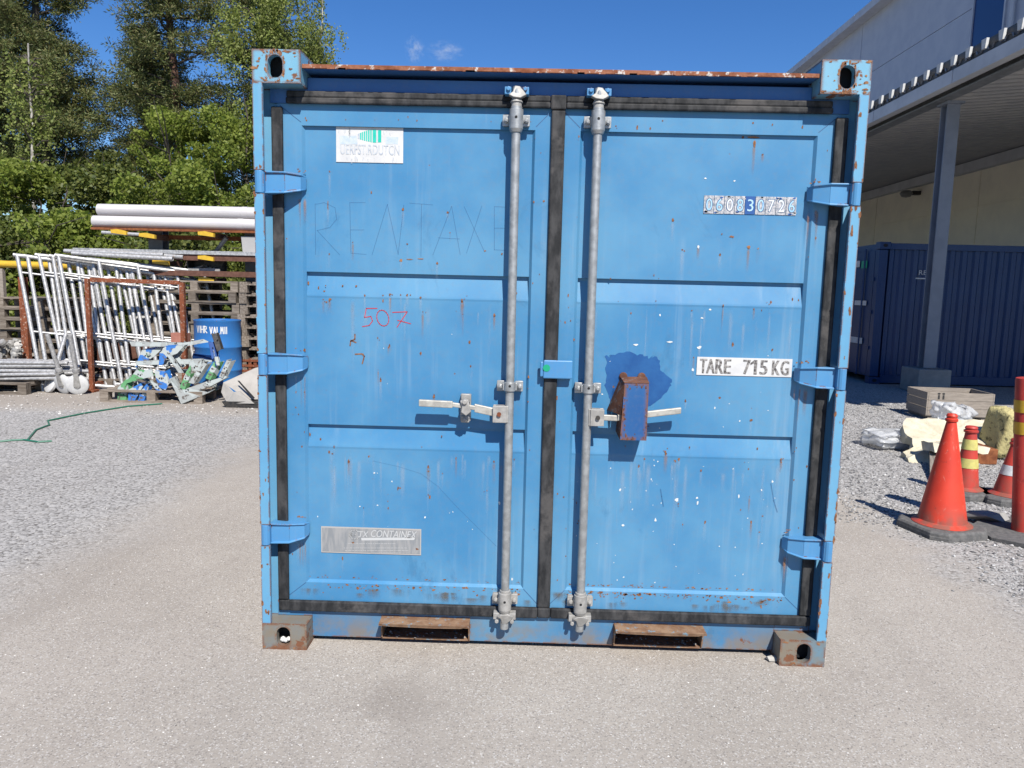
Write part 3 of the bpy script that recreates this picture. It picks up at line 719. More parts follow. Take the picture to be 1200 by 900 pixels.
# rubber gaskets
def strip(mb, a, b_, y0, y1, ridge=True):
    mb.box((a[0], y0, a[1]), (b_[0], y1, b_[1]))
g0, g1 = .062, .0805
mb = MB(); mb.box((.044, g0, .178), (.086, g1, 2.078)); mb.box((.044, g0+.002, .132), (.090, g1, .177)); mb.box((.0865, g0, .132), (1.080, g1, .176)); mb.box((.100, g0-.004, 2.090), (1.074, g1-.003, 2.112)); mb.box((.100, g0+.004, 2.1125), (1.074, g1-.003, 2.137))
mb.build('gasket', M_gasket, door_l, bevel=.006)
mb = MB(); mb.box((1.079, g0, .178), (1.1295, g1, 2.085)); mb.box((1.0803, g0-.003, .136), (1.1318, g1, .1775)); mb.box((2.114, g0, .178), (2.160, g1, 2.078))
mb.box((1.1325, g0, .134), (2.160, g1, .176)); mb.box((1.0747, g0-.005, 2.0855), (1.1315, g1-.003, 2.137)); mb.box((1.132, g0-.004, 2.090), (2.10, g1-.003, 2.112)); mb.box((1.132, g0+.004, 2.1125), (2.10, g1-.003, 2.137))
mb.build('gasket', M_gasket, door_r, bevel=.006)
# darker inner jambs between post and door

# hinges
def hinge(zc, mirror, parent):
    mb = MB(); s_ = -1 if mirror else 1; xo = W if mirror else 0
    def X(x): return xo+s_*x
    k = .5
    # knuckle on the post
    mb.tube([(X(.017), .012, zc-.040), (X(.017), .012, zc+.040)], .017, 14)
    mb.box((X(.024), .004, zc-.036), (X(.034), .060, zc+.038))
    # strap: pressed plate, upper and lower edges turned back to the door
    mb.prism([(X(.030), .026, zc-.034), (X(.104), .026, zc-.033), (X(.150), .040, zc-.020), (X(.150), .040, zc+.032), (X(.104), .026, zc+.036), (X(.030), .026, zc+.036)][:2]+[(X(.104), .026, zc+.036), (X(.030), .026, zc+.036)], (0, .009, 0))
    mb.prism([(X(.1042), .026, zc-.033), (X(.157), .052, zc-.022), (X(.157), .052, zc+.032), (X(.1042), .026, zc+.036)], (0, .009, 0))
    mb.prism([(X(.1572), .052, zc-.022), (X(.168), .079, zc-.014), (X(.168), .079, zc+.026), (X(.1572), .052, zc+.032)], (0, .009, 0))
    mb.prism([(X(.030), .018, zc+.041), (X(.104), .019, zc+.041), (X(.158), .046, zc+.036), (X(.168), .0815, zc+.031), (X(.030), .0815, zc+.041)], (0, 0, -.006))
    mb.prism([(X(.030), .018, zc-.040), (X(.104), .019, zc-.038), (X(.158), .046, zc-.026), (X(.168), .0815, zc-.018), (X(.030), .0815, zc-.040)], (0, 0, .006))
    h = mb.build('hinge', M_hinge, parent, bevel=.003)
    return h
for z in hz: hinge(z, False, door_l)
hzr = [at(1010, y, 0).z for y in (228,)] + [at(988, 446, 0).z, at(972, 647, 0).z]
for z in hz: hinge(z, True, door_r)

# lug lapping over the centre gasket, with a green dot
a = at(633, 433, .045); b_ = at(671, 433, .045)
mb = MB(); mb.box((a.x+.012, .046, a.z-.034), (b_.x, .057, a.z+.036)); mb.box((a.x, .048, a.z-.028), (a.x+.0118, .057, a.z+.030)); mb.box((b_.x-.014, .0575, a.z-.03), (b_.x-.002, .081, a.z+.032))
lug = mb.build('overlap_lug', M_hinge, door_r, bevel=.004)
mb = MB(); mb.lathe([(.0135, -.001), (.0135, .0)], (a.x+.024, .0455, a.z+.006), 20, axis='y'); mb.build('green_dot', M_green, lug)

# locking bars
def lock_bar(xb, z0, z1, parent, hub_z, hub_side):
    yb = .038; r = .0165
    mb = MB(); mb.tube([(xb, yb, z0), (xb, yb, z1)], r, 20); bar = mb.build('locking_bar', M_galv, parent, smooth=True)
    for zc, big in ((at(603, 140, yb).z, 1), (at(598, 453, yb).z, 0), (at(592, 704, yb).z, 1)):
        mb = MB(); hh = .035 if big else .017
        mb.tube([(xb, yb, zc-hh), (xb, yb, zc+hh)], .0255 if big else .0225, 20)
        if big:
            mb.tube([(xb, yb, zc+hh-.002), (xb, yb, zc+hh+.010)], .021, 20); mb.tube([(xb, yb, zc-hh-.012), (xb, yb, zc-hh+.002)], [.020, .0258], 20)
        for s_ in (-1, 1):
            mb.box((xb+s_*.020, .055, zc-.020), (xb+s_*.050, .064, zc+.020))
            mb.box((xb+s_*.020, .034, zc-.014), (xb+s_*.027, .064, zc+.014))
            mb.tube([(xb+s_*.037, .044, zc-.001), (xb+s_*.037, .056, zc-.001)], .010, 6)
            mb.tube([(xb+s_*.037, .041, zc-.001), (xb+s_*.037, .045, zc-.001)], .006, 8)
            mb.box((xb+s_*.030, .064, zc-.018), (xb+s_*.048, .0915, zc+.018))
        gd = mb.build('bar_guide', M_galvdull if zc < 1 else M_galv, parent, bevel=.0015, smooth=True)
        m2 = MB(); m2.tube([(xb, yb-.0262 if big else yb-.0232, zc+.004), (xb, yb-.018, zc+.004)], .005, 10); m2.build('bolt_hole', M_black, gd)
    for zc, up, mt in ((z1-.02, 1, M_galvdull), (z0+.045, -1, M_galvdull)):
        # cam head on the bar, and the keeper it bites into
        mb = MB(); mb.tube([(xb, yb, zc-.050*up), (xb, yb, zc-.030*up)], .019, 16)
        mb.tube([(xb, yb, zc-.034*up), (xb, yb, zc-.012*up)], [.024, .012], 12)
        mb.prism([(xb-.030, .016, zc-.010*up), (xb-.012, .012, zc-.020*up), (xb+.014, .012, zc-.022*up), (xb+.036, .024, zc-.008*up), (xb+.026, .024, zc+.004*up), (xb+.010, .020, zc+.020*up), (xb-.008, .020, zc+.022*up), (xb-.014, .022, zc+.002*up)], (0, .030, 0))
        cm = mb.build('locking_cam', mt, bar, bevel=.003, smooth=True)
        mb = MB()
        for s_ in (-1, 1):
            mb.box((xb+s_*.020, .030, zc-.006), (xb+s_*.044, .0715, zc+.020)); mb.tube([(xb+s_*.030, .022, zc+.012*up), (xb+s_*.030, .034, zc+.012*up)], .0085, 6)
        mb.box((xb-.046, .070, zc-.022), (xb+.046, .0815 if up < 0 else .0775, zc+.026))
        mb.build('cam_keeper', M_hinge if up > 0 else mt, con, bevel=.002)
    # handle hub
    mb = MB(); d = hub_side
    mb.box((xb+d*.010, .012, hub_z-.034), (xb+d*.062, .018, hub_z+.030)); mb.box((xb+d*.010, .046, hub_z-.034), (xb+d*.062, .052, hub_z+.030))
    mb.box((xb+d*.010, .018, hub_z+.024), (xb+d*.050, .046, hub_z+.030)); mb.box((xb+d*.004, .018, hub_z-.034), (xb+d*.016, .046, hub_z+.030))
    hub = mb.build('handle_hub', M_galvdull, bar, bevel=.002)
    mb = MB(); mb.tube([(xb+d*.038, .004, hub_z-.001), (xb+d*.038, .014, hub_z-.001)], .0085, 12); mb.build('rivet', M_rustor if d < 0 else M_darkbolt, hub)
    return bar
xbl, xbr = .950, 1.247
bl_ = lock_bar(xbl, .10, 2.155, door_l, at(584, 485, .015).z, -1)
br_ = lock_bar(xbr, .10, 2.155, door_r, at(699, 489, .015).z, 1)
# left handle rod, retained by a latch
hzv = at(584, 485, .03).z
mb = MB(); p0 = Vector((xbl-.030, .034, hzv)); p1 = at(556, 478, .030); p2 = at(530, 474, .030); p3 = at(491, 472, .026)
def bar_flat(mb, p, q, h, t):
    mb.prism([(p[0], p[1]-t/2, p[2]-h/2), (q[0], q[1]-t/2, q[2]-h/2), (q[0], q[1]-t/2, q[2]+h/2), (p[0], p[1]-t/2, p[2]+h/2)], (0, t, 0))
bar_flat(mb, p0, p1, .032, .012); bar_flat(mb, p1+Vector((.004, -.001, 0)), p2, .017, .014); bar_flat(mb, p2+Vector((.002, -.001, 0)), p3, .026, .018)
mb.build('door_handle', M_zincrust, bl_, bevel=.003)
lc = at(545, 479, .04); mb = MB()
mb.box((lc.x-.020, .062, lc.z-.052), (lc.x+.020, .091, lc.z+.052)); mb.box((lc.x-.017, .052, lc.z+.022), (lc.x+.018, .062, lc.z+.055)); mb.box((lc.x-.017, .052, lc.z-.056), (lc.x+.016, .062, lc.z-.030))
mb.prism([(lc.x-.018, .012, lc.z+.034), (lc.x+.014, .012, lc.z+.040), (lc.x+.020, .012, lc.z+.006), (lc.x+.026, .012, lc.z-.006), (lc.x+.006, .012, lc.z-.024), (lc.x-.014, .012, lc.z-.010), (lc.x-.010, .012, lc.z+.012)], (0, .012, 0))
mb.tube([(lc.x, .004, lc.z+.030), (lc.x, .047, lc.z+.030)], .010, 12); mb.tube([(lc.x, .040, lc.z-.044), (lc.x, .047, lc.z-.044)], .009, 6)
mb.build('handle_latch', M_galvdull, door_l, bevel=.003, smooth=True)
# right handle rod and lock box
hzr_ = at(699, 489, .03).z; q1 = at(798, 481, .030)
mb = MB(); bar_flat(mb, (xbr+.030, .034, hzr_), (xbr+.115, .034, hzr_-.002), .022, .012); bar_flat(mb, (xbr+.113, .0335, hzr_), q1, .024, .016)
mb.build('door_handle', M_zincrust, br_, bevel=.003)
YB = .0
ft = [at(732, 449.5, YB), at(760.5, 449.5, YB), at(757.5, 516.4, YB), at(726.5, 515.5, YB)]
bk = [at(726, 439, YF-.002), at(758, 440, YF-.002), at(757, 508, YF-.002), at(716.5, 512, YF-.002)]
bk[0] = Vector((ft[0].x-.006, YF-.002, ft[0].z+.012)); bk[1] = Vector((ft[1].x+.004, YF-.002, ft[1].z+.012)); bk[2] = Vector((ft[2].x+.002, YF-.002, ft[2].z+.015)); bk[3] = Vector((ft[3].x-.006, YF-.002, ft[3].z+.015))
mb = MB(); v = [tuple(p) for p in ft+bk]
mb.add(v, [(0, 1, 2, 3), (0, 4, 5, 1), (1, 5, 6, 2), (3, 2, 6, 7)], 0)
# left wing plate flaring back onto the door
wl = [ft[0], Vector((bk[0].x-.012, YF-.002, bk[0].z-.012)), Vector((bk[0].x-.046, YF-.002, ft[0].z-.115)), Vector((ft[3].x, YB+.001, ft[0].z-.12))]
mb.add([tuple(p) for p in (ft[0], bk[0], wl[2], wl[3])], [(0, 1, 2, 3)], 1)
mb.add([tuple(p) for p in (ft[3], ft[0], bk[0], bk[3])], [(0, 1, 2, 3)], 1)
for dx in (.005, .075):       # weld beads above the box
    mb.lathe([(.001, -.004), (.013, -.004), (.016, 0), (.013, .004), (.001, .004)], (bk[0].x+dx+.006, YF-.007, bk[0].z+.006), 12, axis='y', mi=1)
mb.prism([(ft[0].x-.001, YB-.001, ft[0].z+.001), (ft[1].x+.001, YB-.001, ft[1].z+.001), (bk[1].x, YF-.008, bk[1].z+.002), (bk[0].x, YF-.008, bk[0].z+.002)], (0, 0, .002), 1)
Rl = random.Random(6)
for k in range(44):
    e = Rl.choice((0, 1, 2, 3)); t = Rl.random(); a_, b2 = ft[e], ft[(e+1) % 4]; q = a_+(b2-a_)*t; cc = sum(ft, Vector())/4; q = q+(cc-q)*min(.5, abs(Rl.gauss(0, .14)))*(1 if e in (1, 3) else .5)
    s_ = Rl.uniform(.0015, .0045); q = q+(cc-q).normalized()*s_; blobpoly(mb, q.x, q.z, s_*.8, s_*Rl.uniform(.8, 1.8), YB-.0006-.0001*(k % 7), 2, 9, .5, Rl)
mb.build('lock_box', [M_lockblue, M_lockrust, M_lockrust], door_r)

# signs on the doors
def quadbox(mb, x0, x1, z0, z1, y, t, mi): mb.box((x0, y-t, z0), (x1, y, z1), mi)
yb = YF-.0016
a = at(394, 148, YF); b_ = at(472.5, 191.5, YF); mb = MB(); quadbox(mb, a.x, b_.x, b_.z, a.z-.002, yb+.001, .0022, 0)
def sg(x, y):
    p = at(385+x/12, 140+y/12, YF); return (p.x, p.z)
ys = yb-.0018
for (x0, x1, t0, t1, u0, u1, m_) in ((415, 440, 205, 195, 270, 280, 2), (446, 466, 192, 185, 282, 288, 1), (474, 490, 182, 175, 290, 296, 1), (500, 518, 172, 167, 298, 304, 1), (528, 544, 163, 158, 304, 310, 1), (554, 572, 156, 151, 310, 316, 1), (580, 596, 151, 148, 316, 322, 1), (604, 614, 147, 146, 322, 326, 1), (625, 672, 145, 148, 328, 328, 1), (678, 692, 150, 152, 326, 326, 2), (698, 744, 153, 158, 326, 324, 1)):
    q = [sg(x0, t0), sg(x1, t1), sg(x1, u1), sg(x0, u0)]; mb.add([(p[0], ys, p[1]) for p in q], [(0, 1, 2, 3)], m_)
q = [sg(158, 232), sg(395, 232), sg(410, 350), sg(160, 350)]; mb.add([(p[0], ys+.0002, p[1]) for p in q], [(0, 1, 2, 3)], 3)
q = [sg(812, 245), sg(985, 250), sg(980, 350), sg(800, 350)]; mb.add([(p[0], ys+.0002, p[1]) for p in q], [(0, 1, 2, 3)], 3)
p0 = sg(170, 490); p1 = sg(1000, 365); text_faces(mb, 'UERFST.RDUTCN', p0[0], p1[0], p0[1], p1[1], ys-.0004, 2)
for k in range(34):
    x = rnd.uniform(130, 1040); y = rnd.choice([rnd.uniform(115, 200), rnd.uniform(500, 590)]); x = x if not (400 < x < 760 and y < 300) else 300
    stroke(mb, [sg(x, y), sg(x+rnd.uniform(-15, 15), y+rnd.uniform(30, 70))], .0011, ys-.0003, 2)
M_palepanel = simple('washed_blue_print', (.48, .58, .68), (.60, .66, .70), 60, .6)
mb.build('company_sign', [M_sign, M_teal, M_ghost, M_palepanel], door_l)['label'] = 'white peeling sign with green bars'
# grey maker plate
a = at(376.5, 616.5, YF); b_ = at(493.5, 650.5, YF); mb = MB(); quadbox(mb, a.x, b_.x, b_.z, a.z, yb+.001, .0022, 1); quadbox(mb, a.x+.004, b_.x-.004, b_.z+.005, a.z-.005, yb-.0005, .0014, 0)
def pq(x, y):
    p = at(365+x/8.571, 605+y/8.571, YF); return (p.x, p.z)
ys = yb-.0028
p0 = pq(600, 205); p1 = pq(1062, 148); text_faces(mb, 'CONTAINEX', p0[0], p1[0], p0[1], p1[1], ys, 2, shear=.25)
p0 = pq(480, 205); p1 = pq(575, 150); text_faces(mb, 'TX', p0[0], p1[0], p0[1], p1[1], ys, 2, shear=.25)
stroke(mb, [pq(435+52*cos(q*pi/10+.5), 180+44*sin(q*pi/10+.5)) for q in range(17)], .004, ys, 2)
stroke(mb, [pq(420+22*cos(q*pi/8), 180+16*sin(q*pi/8)) for q in range(13)], .003, ys, 2)
q = [pq(500, 214), pq(1050, 208), pq(1030, 236), pq(505, 240)]; mb.add([(p[0], ys, p[1]) for p in q], [(0, 1, 2, 3)], 2)
for yy, xa, xb2 in ((272, 370, 830), (315, 330, 960), (342, 340, 950), (365, 600, 900)):
    x = xa
    while x < xb2:
        l_ = rnd.uniform(10, 34); stroke(mb, [pq(x, yy), pq(x+l_, yy)], .0016, ys, 2); x += l_+rnd.uniform(5, 12)
for x, y in ((420, 262), (1062, 325)): p = pq(x, y); blobpoly(mb, p[0], p[1], .005, .004, ys-.0003, 3)
mb.build('maker_plate', [M_plate, M_plateedge, M_platetext, M_chip], door_l)['label'] = 'weathered grey maker plate'
# tare sign
a = at(817, 418, YF); b_ = at(927, 442, YF); mb = MB(); quadbox(mb, a.x, b_.x, b_.z, a.z, yb+.001, .0022, 0)
ys = yb-.0018; zt_, zb_ = a.z-.007, b_.z+.007; wd = b_.x-a.x
for t_, u0, u1 in (('T', .035, .10), ('A', .105, .185), ('R', .200, .275), ('E', .290, .355), ('7', .49, .56), ('5', .665, .74), ('K', .795, .87), ('G', .885, .965)):
    for ox in (-.0022, 0, .0022): text_faces(mb, t_, a.x+wd*u0+ox, a.x+wd*u1+ox, zb_, zt_, ys-.0002*(1+ox*400), 1)
xm = a.x+wd*.617; mb.box((xm-.006, ys-.0001, zb_), (xm+.006, ys, zt_), 1); mb.add([(xm-.006, ys, zt_), (xm-.020, ys, zt_-.012), (xm-.020, ys, zt_-.020), (xm-.006, ys, zt_-.012)], [(0, 1, 2, 3)], 1)
mb.build('tare_sign', [M_sign, M_ink], door_r)['label'] = 'white tare sign reading TARE 715 KG'
# serial number strip
a = at(825, 229, YF); b_ = at(932.5, 252.5, YF); mb = MB(); wd = (b_.x-a.x)/9
for k, ch in enumerate('060830726'):
    dark = k == 4
    quadbox(mb, a.x+wd*k+.001, a.x+wd*(k+1)-.001, b_.z, a.z, yb+.001, .0022, 1 if dark else 0)
    for q_, (ox, oz) in enumerate(((-.002, 0), (.002, 0))):
        if not dark: text_faces(mb, ch, a.x+wd*(k+.22)+ox, a.x+wd*(k+.84)+ox, b_.z+.009, a.z-.009, yb-.00165-.0002*q_, 5)
    text_faces(mb, ch, a.x+wd*(k+.24), a.x+wd*(k+.82), b_.z+.011, a.z-.011, yb-.0023, 3 if k in (2, 6, 7) else 2)
    if not dark:
        for q in range(5): blobpoly(mb, a.x+wd*(k+rnd.uniform(.1, .9)), rnd.choice([rnd.uniform(b_.z+.003, b_.z+.009), rnd.uniform(a.z-.01, a.z-.003)]), .006, .003, yb-.0014, rnd.choice([1, 4, 4]))
M_tileedge = simple('dark_digit_edge', (.03, .10, .24), (.10, .14, .20), 60, .6)
M_tilegrey = simple('grey_peel', (.33, .37, .42), (.50, .50, .50), 60, .7)
mb.build('serial_number', [M_tile, M_tiledark, M_digit, M_digitw, M_tilegrey, M_tileedge], door_r)['label'] = 'row of nine peeling number tiles, the middle one dark blue'

# ================================================================== YARD ON THE LEFT
def pallet_mesh():
    mb = MB(); R = random.Random(2)
    for k in range(5): y = -.4+k*.175; mb.box((-.6, y, .122), (.6, y+.1, .144))
    for x in (-.6, -.05, .5): mb.box((x, -.4, .100), (x+.1, .4, .1215))
    for y in (-.4, -.05, .3):
        mb.box((-.6, y, .0), (.6, y+.1, .022))
        for x in (-.6, -.05, .5): mb.box((x, y, .0225), (x+.1, y+.1, .0995))
    return mb
def pallet_wood(name, c1, c2):
    b = NB(name); n = b.noise(7, 5, .65, b.mapping((1, 6, 6))); c = b.mix(b.rmp(n, .3, .7), c1, c2)
    i = b.n('ShaderNodeObjectInfo'); r = b.n('ShaderNodeHueSaturation'); b.l(b.math('ADD', b.math('MULTIPLY', i.outputs['Random'], .5), .7), r.inputs['Value']); b.l(c, r.inputs['Color'])
    b.col(r.outputs[0]); b.set(.9, 0, .2); b.bump(b.noise(20, 4, .7), .5, .006); return b.m
M_pal = pallet_wood('weathered_pallet_wood', (.15, .12, .095), (.31, .265, .22))
pal0 = pallet_mesh().build('pallet', M_pal); first = [True]
def pallet(x, y, z, rz, label, group=None):
    o = pal0 if first[0] else pal0.copy()
    if not first[0]: COL.objects.link(o)
    first[0] = False; o.location = (x, y, z); o.rotation_euler = (0, 0, rz)
    for k in ('group', 'label', 'category'):
        if k in o: del o[k]
    tag(o, label, 'pallet', group); return o
ords = ['bottom', 'second', 'third', 'fourth', 'fifth', 'sixth', 'seventh', 'eighth', 'ninth', 'top']
for k in range(10):
    pallet(-3.50+rnd.uniform(-.02, .02), 7.74+rnd.uniform(-.02, .02), k*.145, rnd.uniform(-.02, .02), ('%s grey pallet of the tall stack behind the blue drum' % ords[k]), 'stacked pallets')
for k in range(10):
    pallet(-2.46+rnd.uniform(-.02, .02), 7.86+rnd.uniform(-.02, .02), k*.145, pi/2+rnd.uniform(-.03, .03), ('%s pallet of the end-on stack beside the container edge' % ords[k]), 'stacked pallets')
for k in range(8):
    pallet(-5.6+rnd.uniform(-.03, .03), 7.75, .0+k*.146, rnd.uniform(-.04, .04), '%s dark pallet of the low stack behind the white scaffold frames' % (ords[k] if k < 7 else 'top'), 'dark stacked pallets')
pallet(-5.75, 6.62, .0, .05, 'pallet carrying the loose scaffold tubes at the left edge')
pallet(-4.45, 7.25, .0, .03, 'pallet under the leaning white scaffold frames')
pallet(-3.42, 6.30, .0, .04, 'low pallet under the blue and green scrap brackets')

# cantilever rack with long plastic pipes
rack = empty('cantilever_rack', (-3.6, 7.9, 0), 0, 'grey cantilever rack with yellow arm tips carrying long white pipes', 'rack')
def rb(name, mat, f, bevel=0):
    mb = MB(); f(mb); o = mb.build(name, mat, rack, bevel=bevel); o.location = (3.6, -7.9, 0); return o
for x in (-4.30, -2.92, -1.5):
    rb('upright', M_grey, lambda m: (m.box((x-.10, 7.95, 0), (x+.10, 7.965, 2.3)), m.box((x-.10, 8.135, 0), (x+.10, 8.15, 2.3)), m.box((x-.03, 7.966, 0), (x+.03, 8.134, 2.3))))
    rb('foot', M_grey, lambda m: m.box((x-.06, 7.2, 0), (x+.06, 8.3, .1)))
arms = ((-4.50, 2.09), (-4.12, 2.05), (-3.32, 2.09), (-4.42, 1.80), (-3.95, 1.70), (-3.33, 1.77), (-3.33, 1.48), (-1.9, 2.09), (-1.9, 1.77), (-1.9, 1.48))
for x, z in arms:
    rb('arm', M_rustbrown, lambda m: m.box((x-.04, 7.42, z-.05), (x+.04, 7.95, z+.012)))
    rb('arm_tip', M_yellow, lambda m: m.prism([(x-.11, 7.36, z-.03), (x+.10, 7.36, z-.055), (x+.10, 7.36, z-.005), (x-.02, 7.36, z+.02), (x-.11, 7.36, z+.012)], (0, .058, 0)))
rb('shelf_beam', M_rust, lambda m: (m.box((-4.93, 7.45, 2.105), (.6, 7.53, 2.135)), m.box((-4.4, 7.9, 2.02), (.6, 7.948, 2.08))))
rb('brace', M_grey, lambda m: (m.tube([(-3.18, 7.7, 2.05), (-3.35, 7.75, 1.86)], .03, 8), m.tube([(-4.2, 8.05, 1.75), (-3.0, 8.05, .9)], .02, 8)))
np_ = 0
lab = ['nearest', 'middle', 'rearmost']
for row, (z, xa) in enumerate(((2.218, -4.925), (2.380, -4.88))):
    for k in range(3):
        mb = MB(); yy = 7.53+k*.165+row*.05
        mb.tube([(0, 0, 0), (6.2, 0, 0)], .080, 20, hollow=.93)
        mb.tube([(1.98, 0, 0), (2.06, 0, 0)], .0835, 20, caps=False)
        o = mb.build('plastic_pipe', M_pipe, smooth=True); o.location = (xa+k*.02, yy, z)
        tag(o, '%s off-white long pipe in the %s row on the rack' % (lab[k], ('lower', 'upper')[row]), 'pipe', 'long pipes on the rack')
mb = MB(); mb.prism([(-2.90, 7.5, 2.06), (-.4, 7.5, 2.06), (-.4, 7.5, 1.86), (-2.88, 7.5, 1.84)], (0, .02, 0)); mb.box((-2.9, 7.52, 2.04), (-.4, 7.9, 2.06))
tag(mb.build('sheet_panel', simple('grey_panel', (.36, .36, .36), (.42, .41, .4), 3, .6)), 'grey sheet panel hanging below the white pipes next to the container', 'panel')
def tubeobj(name, pts, r, mat, label, cat, group=None, hollow=0, n=12):
    mb = MB(); P = [Vector(p) for p in pts]; o0 = P[0].copy(); mb.tube([p-o0 for p in P], r, n, hollow=hollow)
    o = mb.build(name, mat, smooth=True); o.location = o0; return tag(o, label, cat, group)
mb = MB(); mb.box((-5.15, 7.38, 1.835), (.4, 7.62, 1.85)); mb.box((-5.15, 7.38, 1.80), (.4, 7.392, 1.834)); mb.box((-4.0, 7.40, 1.72), (.4, 7.44, 1.80), 1)
tag(mb.build('steel_profile', [M_alu, M_rustbrown]), 'long thin white-topped profile lying on the middle arms of the rack', 'profile')
mb = MB(); mb.box((-4.2, 7.32, 1.51), (.3, 7.35, 1.578)); mb.box((-4.2, 7.351, 1.505), (.3, 7.47, 1.515)); mb.box((-4.2, 7.351, 1.572), (.3, 7.47, 1.582))
tag(mb.build('steel_beam', M_rustbrown), 'long brown rusty steel beam on the lowest arms of the rack', 'beam')
tubeobj('plank', [(-4.75, 7.40, 2.065), (-4.25, 7.42, 2.05)], .022, M_alu, 'short pale bar under the left end of the white pipes', 'bar')
bx = empty('scrap_box', (-3.42, 7.6, 1.585), 0, 'small dark open box of wood offcuts on the brown beam', 'box')
mb = MB(); mb.box((-.22, -.1, 0), (.22, .1, .012)); mb.box((-.22, .09, .012), (.24, .1, .22)); mb.prism([(-.225, -.1, 0), (-.225, .1, 0), (-.225, .1, .22), (-.235, -.1, .16)], (.012, 0, 0)); mb.prism([(.215, -.1, 0), (.215, .1, 0), (.215, .1, .15), (.215, -.1, .03)], (.012, 0, 0)); mb.box((-.22, -.104, 0), (.22, -.094, .035), 1)
mb.build('box_shell', [M_darkbolt, M_galvdull], bx)
mb = MB()
for k in range(9): mb.obox((rnd.uniform(-.15, .15), rnd.uniform(-.05, .05), .035+rnd.uniform(0, .03)), (rnd.uniform(.04, .1), .03, .02), (0, .05, .01), (0, 0, .02))
mb.build('offcuts', M_wood2, bx)

# long yellow rail, far left
yr = empty('yellow_rail', (-6.4, 7.5, 0), 0, 'yellow painted rail on posts at the left edge above the dark pallets', 'rail')
mb = MB(); mb.tube([(-2.0, 0, 1.635), (1.33, 0, 1.60)], .048, 14); mb.build('rail', M_yellow, yr, smooth=True)
for x in (-1.7, .18): mb = MB(); mb.box((x-.025, -.03, 0), (x+.025, .03, 1.55)); mb.build('post', M_wood2, yr)

# rusty stillage frames
st = empty('stillage', (-4.6, 7.05, 0), 0, 'rust-orange steel stillage frame in front of the leaning scaffold frames', 'steel frame')
def sb(name, f, mt=M_rustor): mb = MB(); f(mb); o = mb.build(name, mt, st, bevel=.003); o.location = (4.6, -7.05, 0)
sb('post', lambda m: m.box((-4.57, 6.63, .03), (-4.518, 6.682, 1.44))); sb('post', lambda m: m.box((-5.66, 6.99, .05), (-5.57, 7.06, 1.44)))
sb('post', lambda m: m.box((-3.55, 7.02, .05), (-3.49, 7.08, 1.42)))
sb('top_rail', lambda m: m.prism([(-4.50, 6.63, 1.40), (-3.555, 7.03, 1.39), (-3.555, 7.03, 1.44), (-4.50, 6.63, 1.455)], (.0, .05, 0)))
sb('bottom_rail', lambda m: m.prism([(-5.56, 6.60, .06), (-4.58, 6.60, .06), (-4.58, 6.60, .12), (-5.56, 6.60, .12)], (0, .05, 0)))
sb('side_rail', lambda m: m.prism([(-4.57, 6.70, .06), (-4.57, 7.9, .06), (-4.57, 7.9, .12), (-4.57, 6.70, .12)], (.06, 0, 0)))
sb('foot', lambda m: m.box((-4.60, 6.58, 0), (-4.48, 6.72, .03)))

# leaning scaffold frames, each one a thing
fl = ['first from the left', 'second from the left', 'third from the left', 'fourth from the left', 'fifth from the left', 'sixth from the left', 'seventh from the left', 'rightmost']
def scaffold_frame():
    root = empty('scaffold')
    U = Vector((1.30, .48, -.17)); V = Vector((.37, -.24, -1.66))
    def tb(name, a, b_, r, hol=0): mb = MB(); mb.tube([a, b_], r, 10, hollow=hol); mb.build(name, M_alu, root, smooth=True)
    tb('top_tube', -U*.03, U*1.03, .025, .8); tb('bottom_tube', V*.985-U*.0, V*.985+U, .024, .8)
    for t in (0, .33, .66, 1.0): tb('leg', U*t, U*t+V*(1.04 if t == 0 else .98), .0245, .8)
    for t in (.13, .58, .8): tb('rung', U*.0+V*t, U+V*t, .013)
    return root
f0 = scaffold_frame()
offs = [(-.54, -.10, -.01), (-.43, -.06, -.02), (-.31, -.02, .0), (-.23, .06, -.03), (-.15, .02, -.01), (-.04, -.04, 0), (.10, .13, -.05), (.22, .22, -.03)]
for k, o in enumerate(offs):
    f = f0 if k == 0 else copy_tree(f0)
    f.location = (-5.0+o[0], 6.93+o[1], 1.725+o[2]); f.rotation_euler = (rnd.uniform(-.03, .03), rnd.uniform(-.05, .03), rnd.uniform(-.07, .07))
    tag(f, 'white tubular scaffold frame leaning in the row, %s' % fl[k], 'scaffold', 'leaning scaffold frames')
# scaffold tubes lying on top of the frames
for k, (p, q, lb) in enumerate((((-5.05, 7.2, 1.77), (-3.75, 7.3, 1.73), 'front one'), ((-5.2, 7.28, 1.80), (-3.9, 7.35, 1.78), 'middle one'), ((-4.9, 7.38, 1.82), (-3.65, 7.4, 1.76), 'rear one'))):
    tubeobj('scaffold_tube', [p, q], .03, M_alu, 'pale scaffold tube lying across the top of the leaning frames, %s of three' % lb, 'tube', 'tubes on top of the frames', .85)
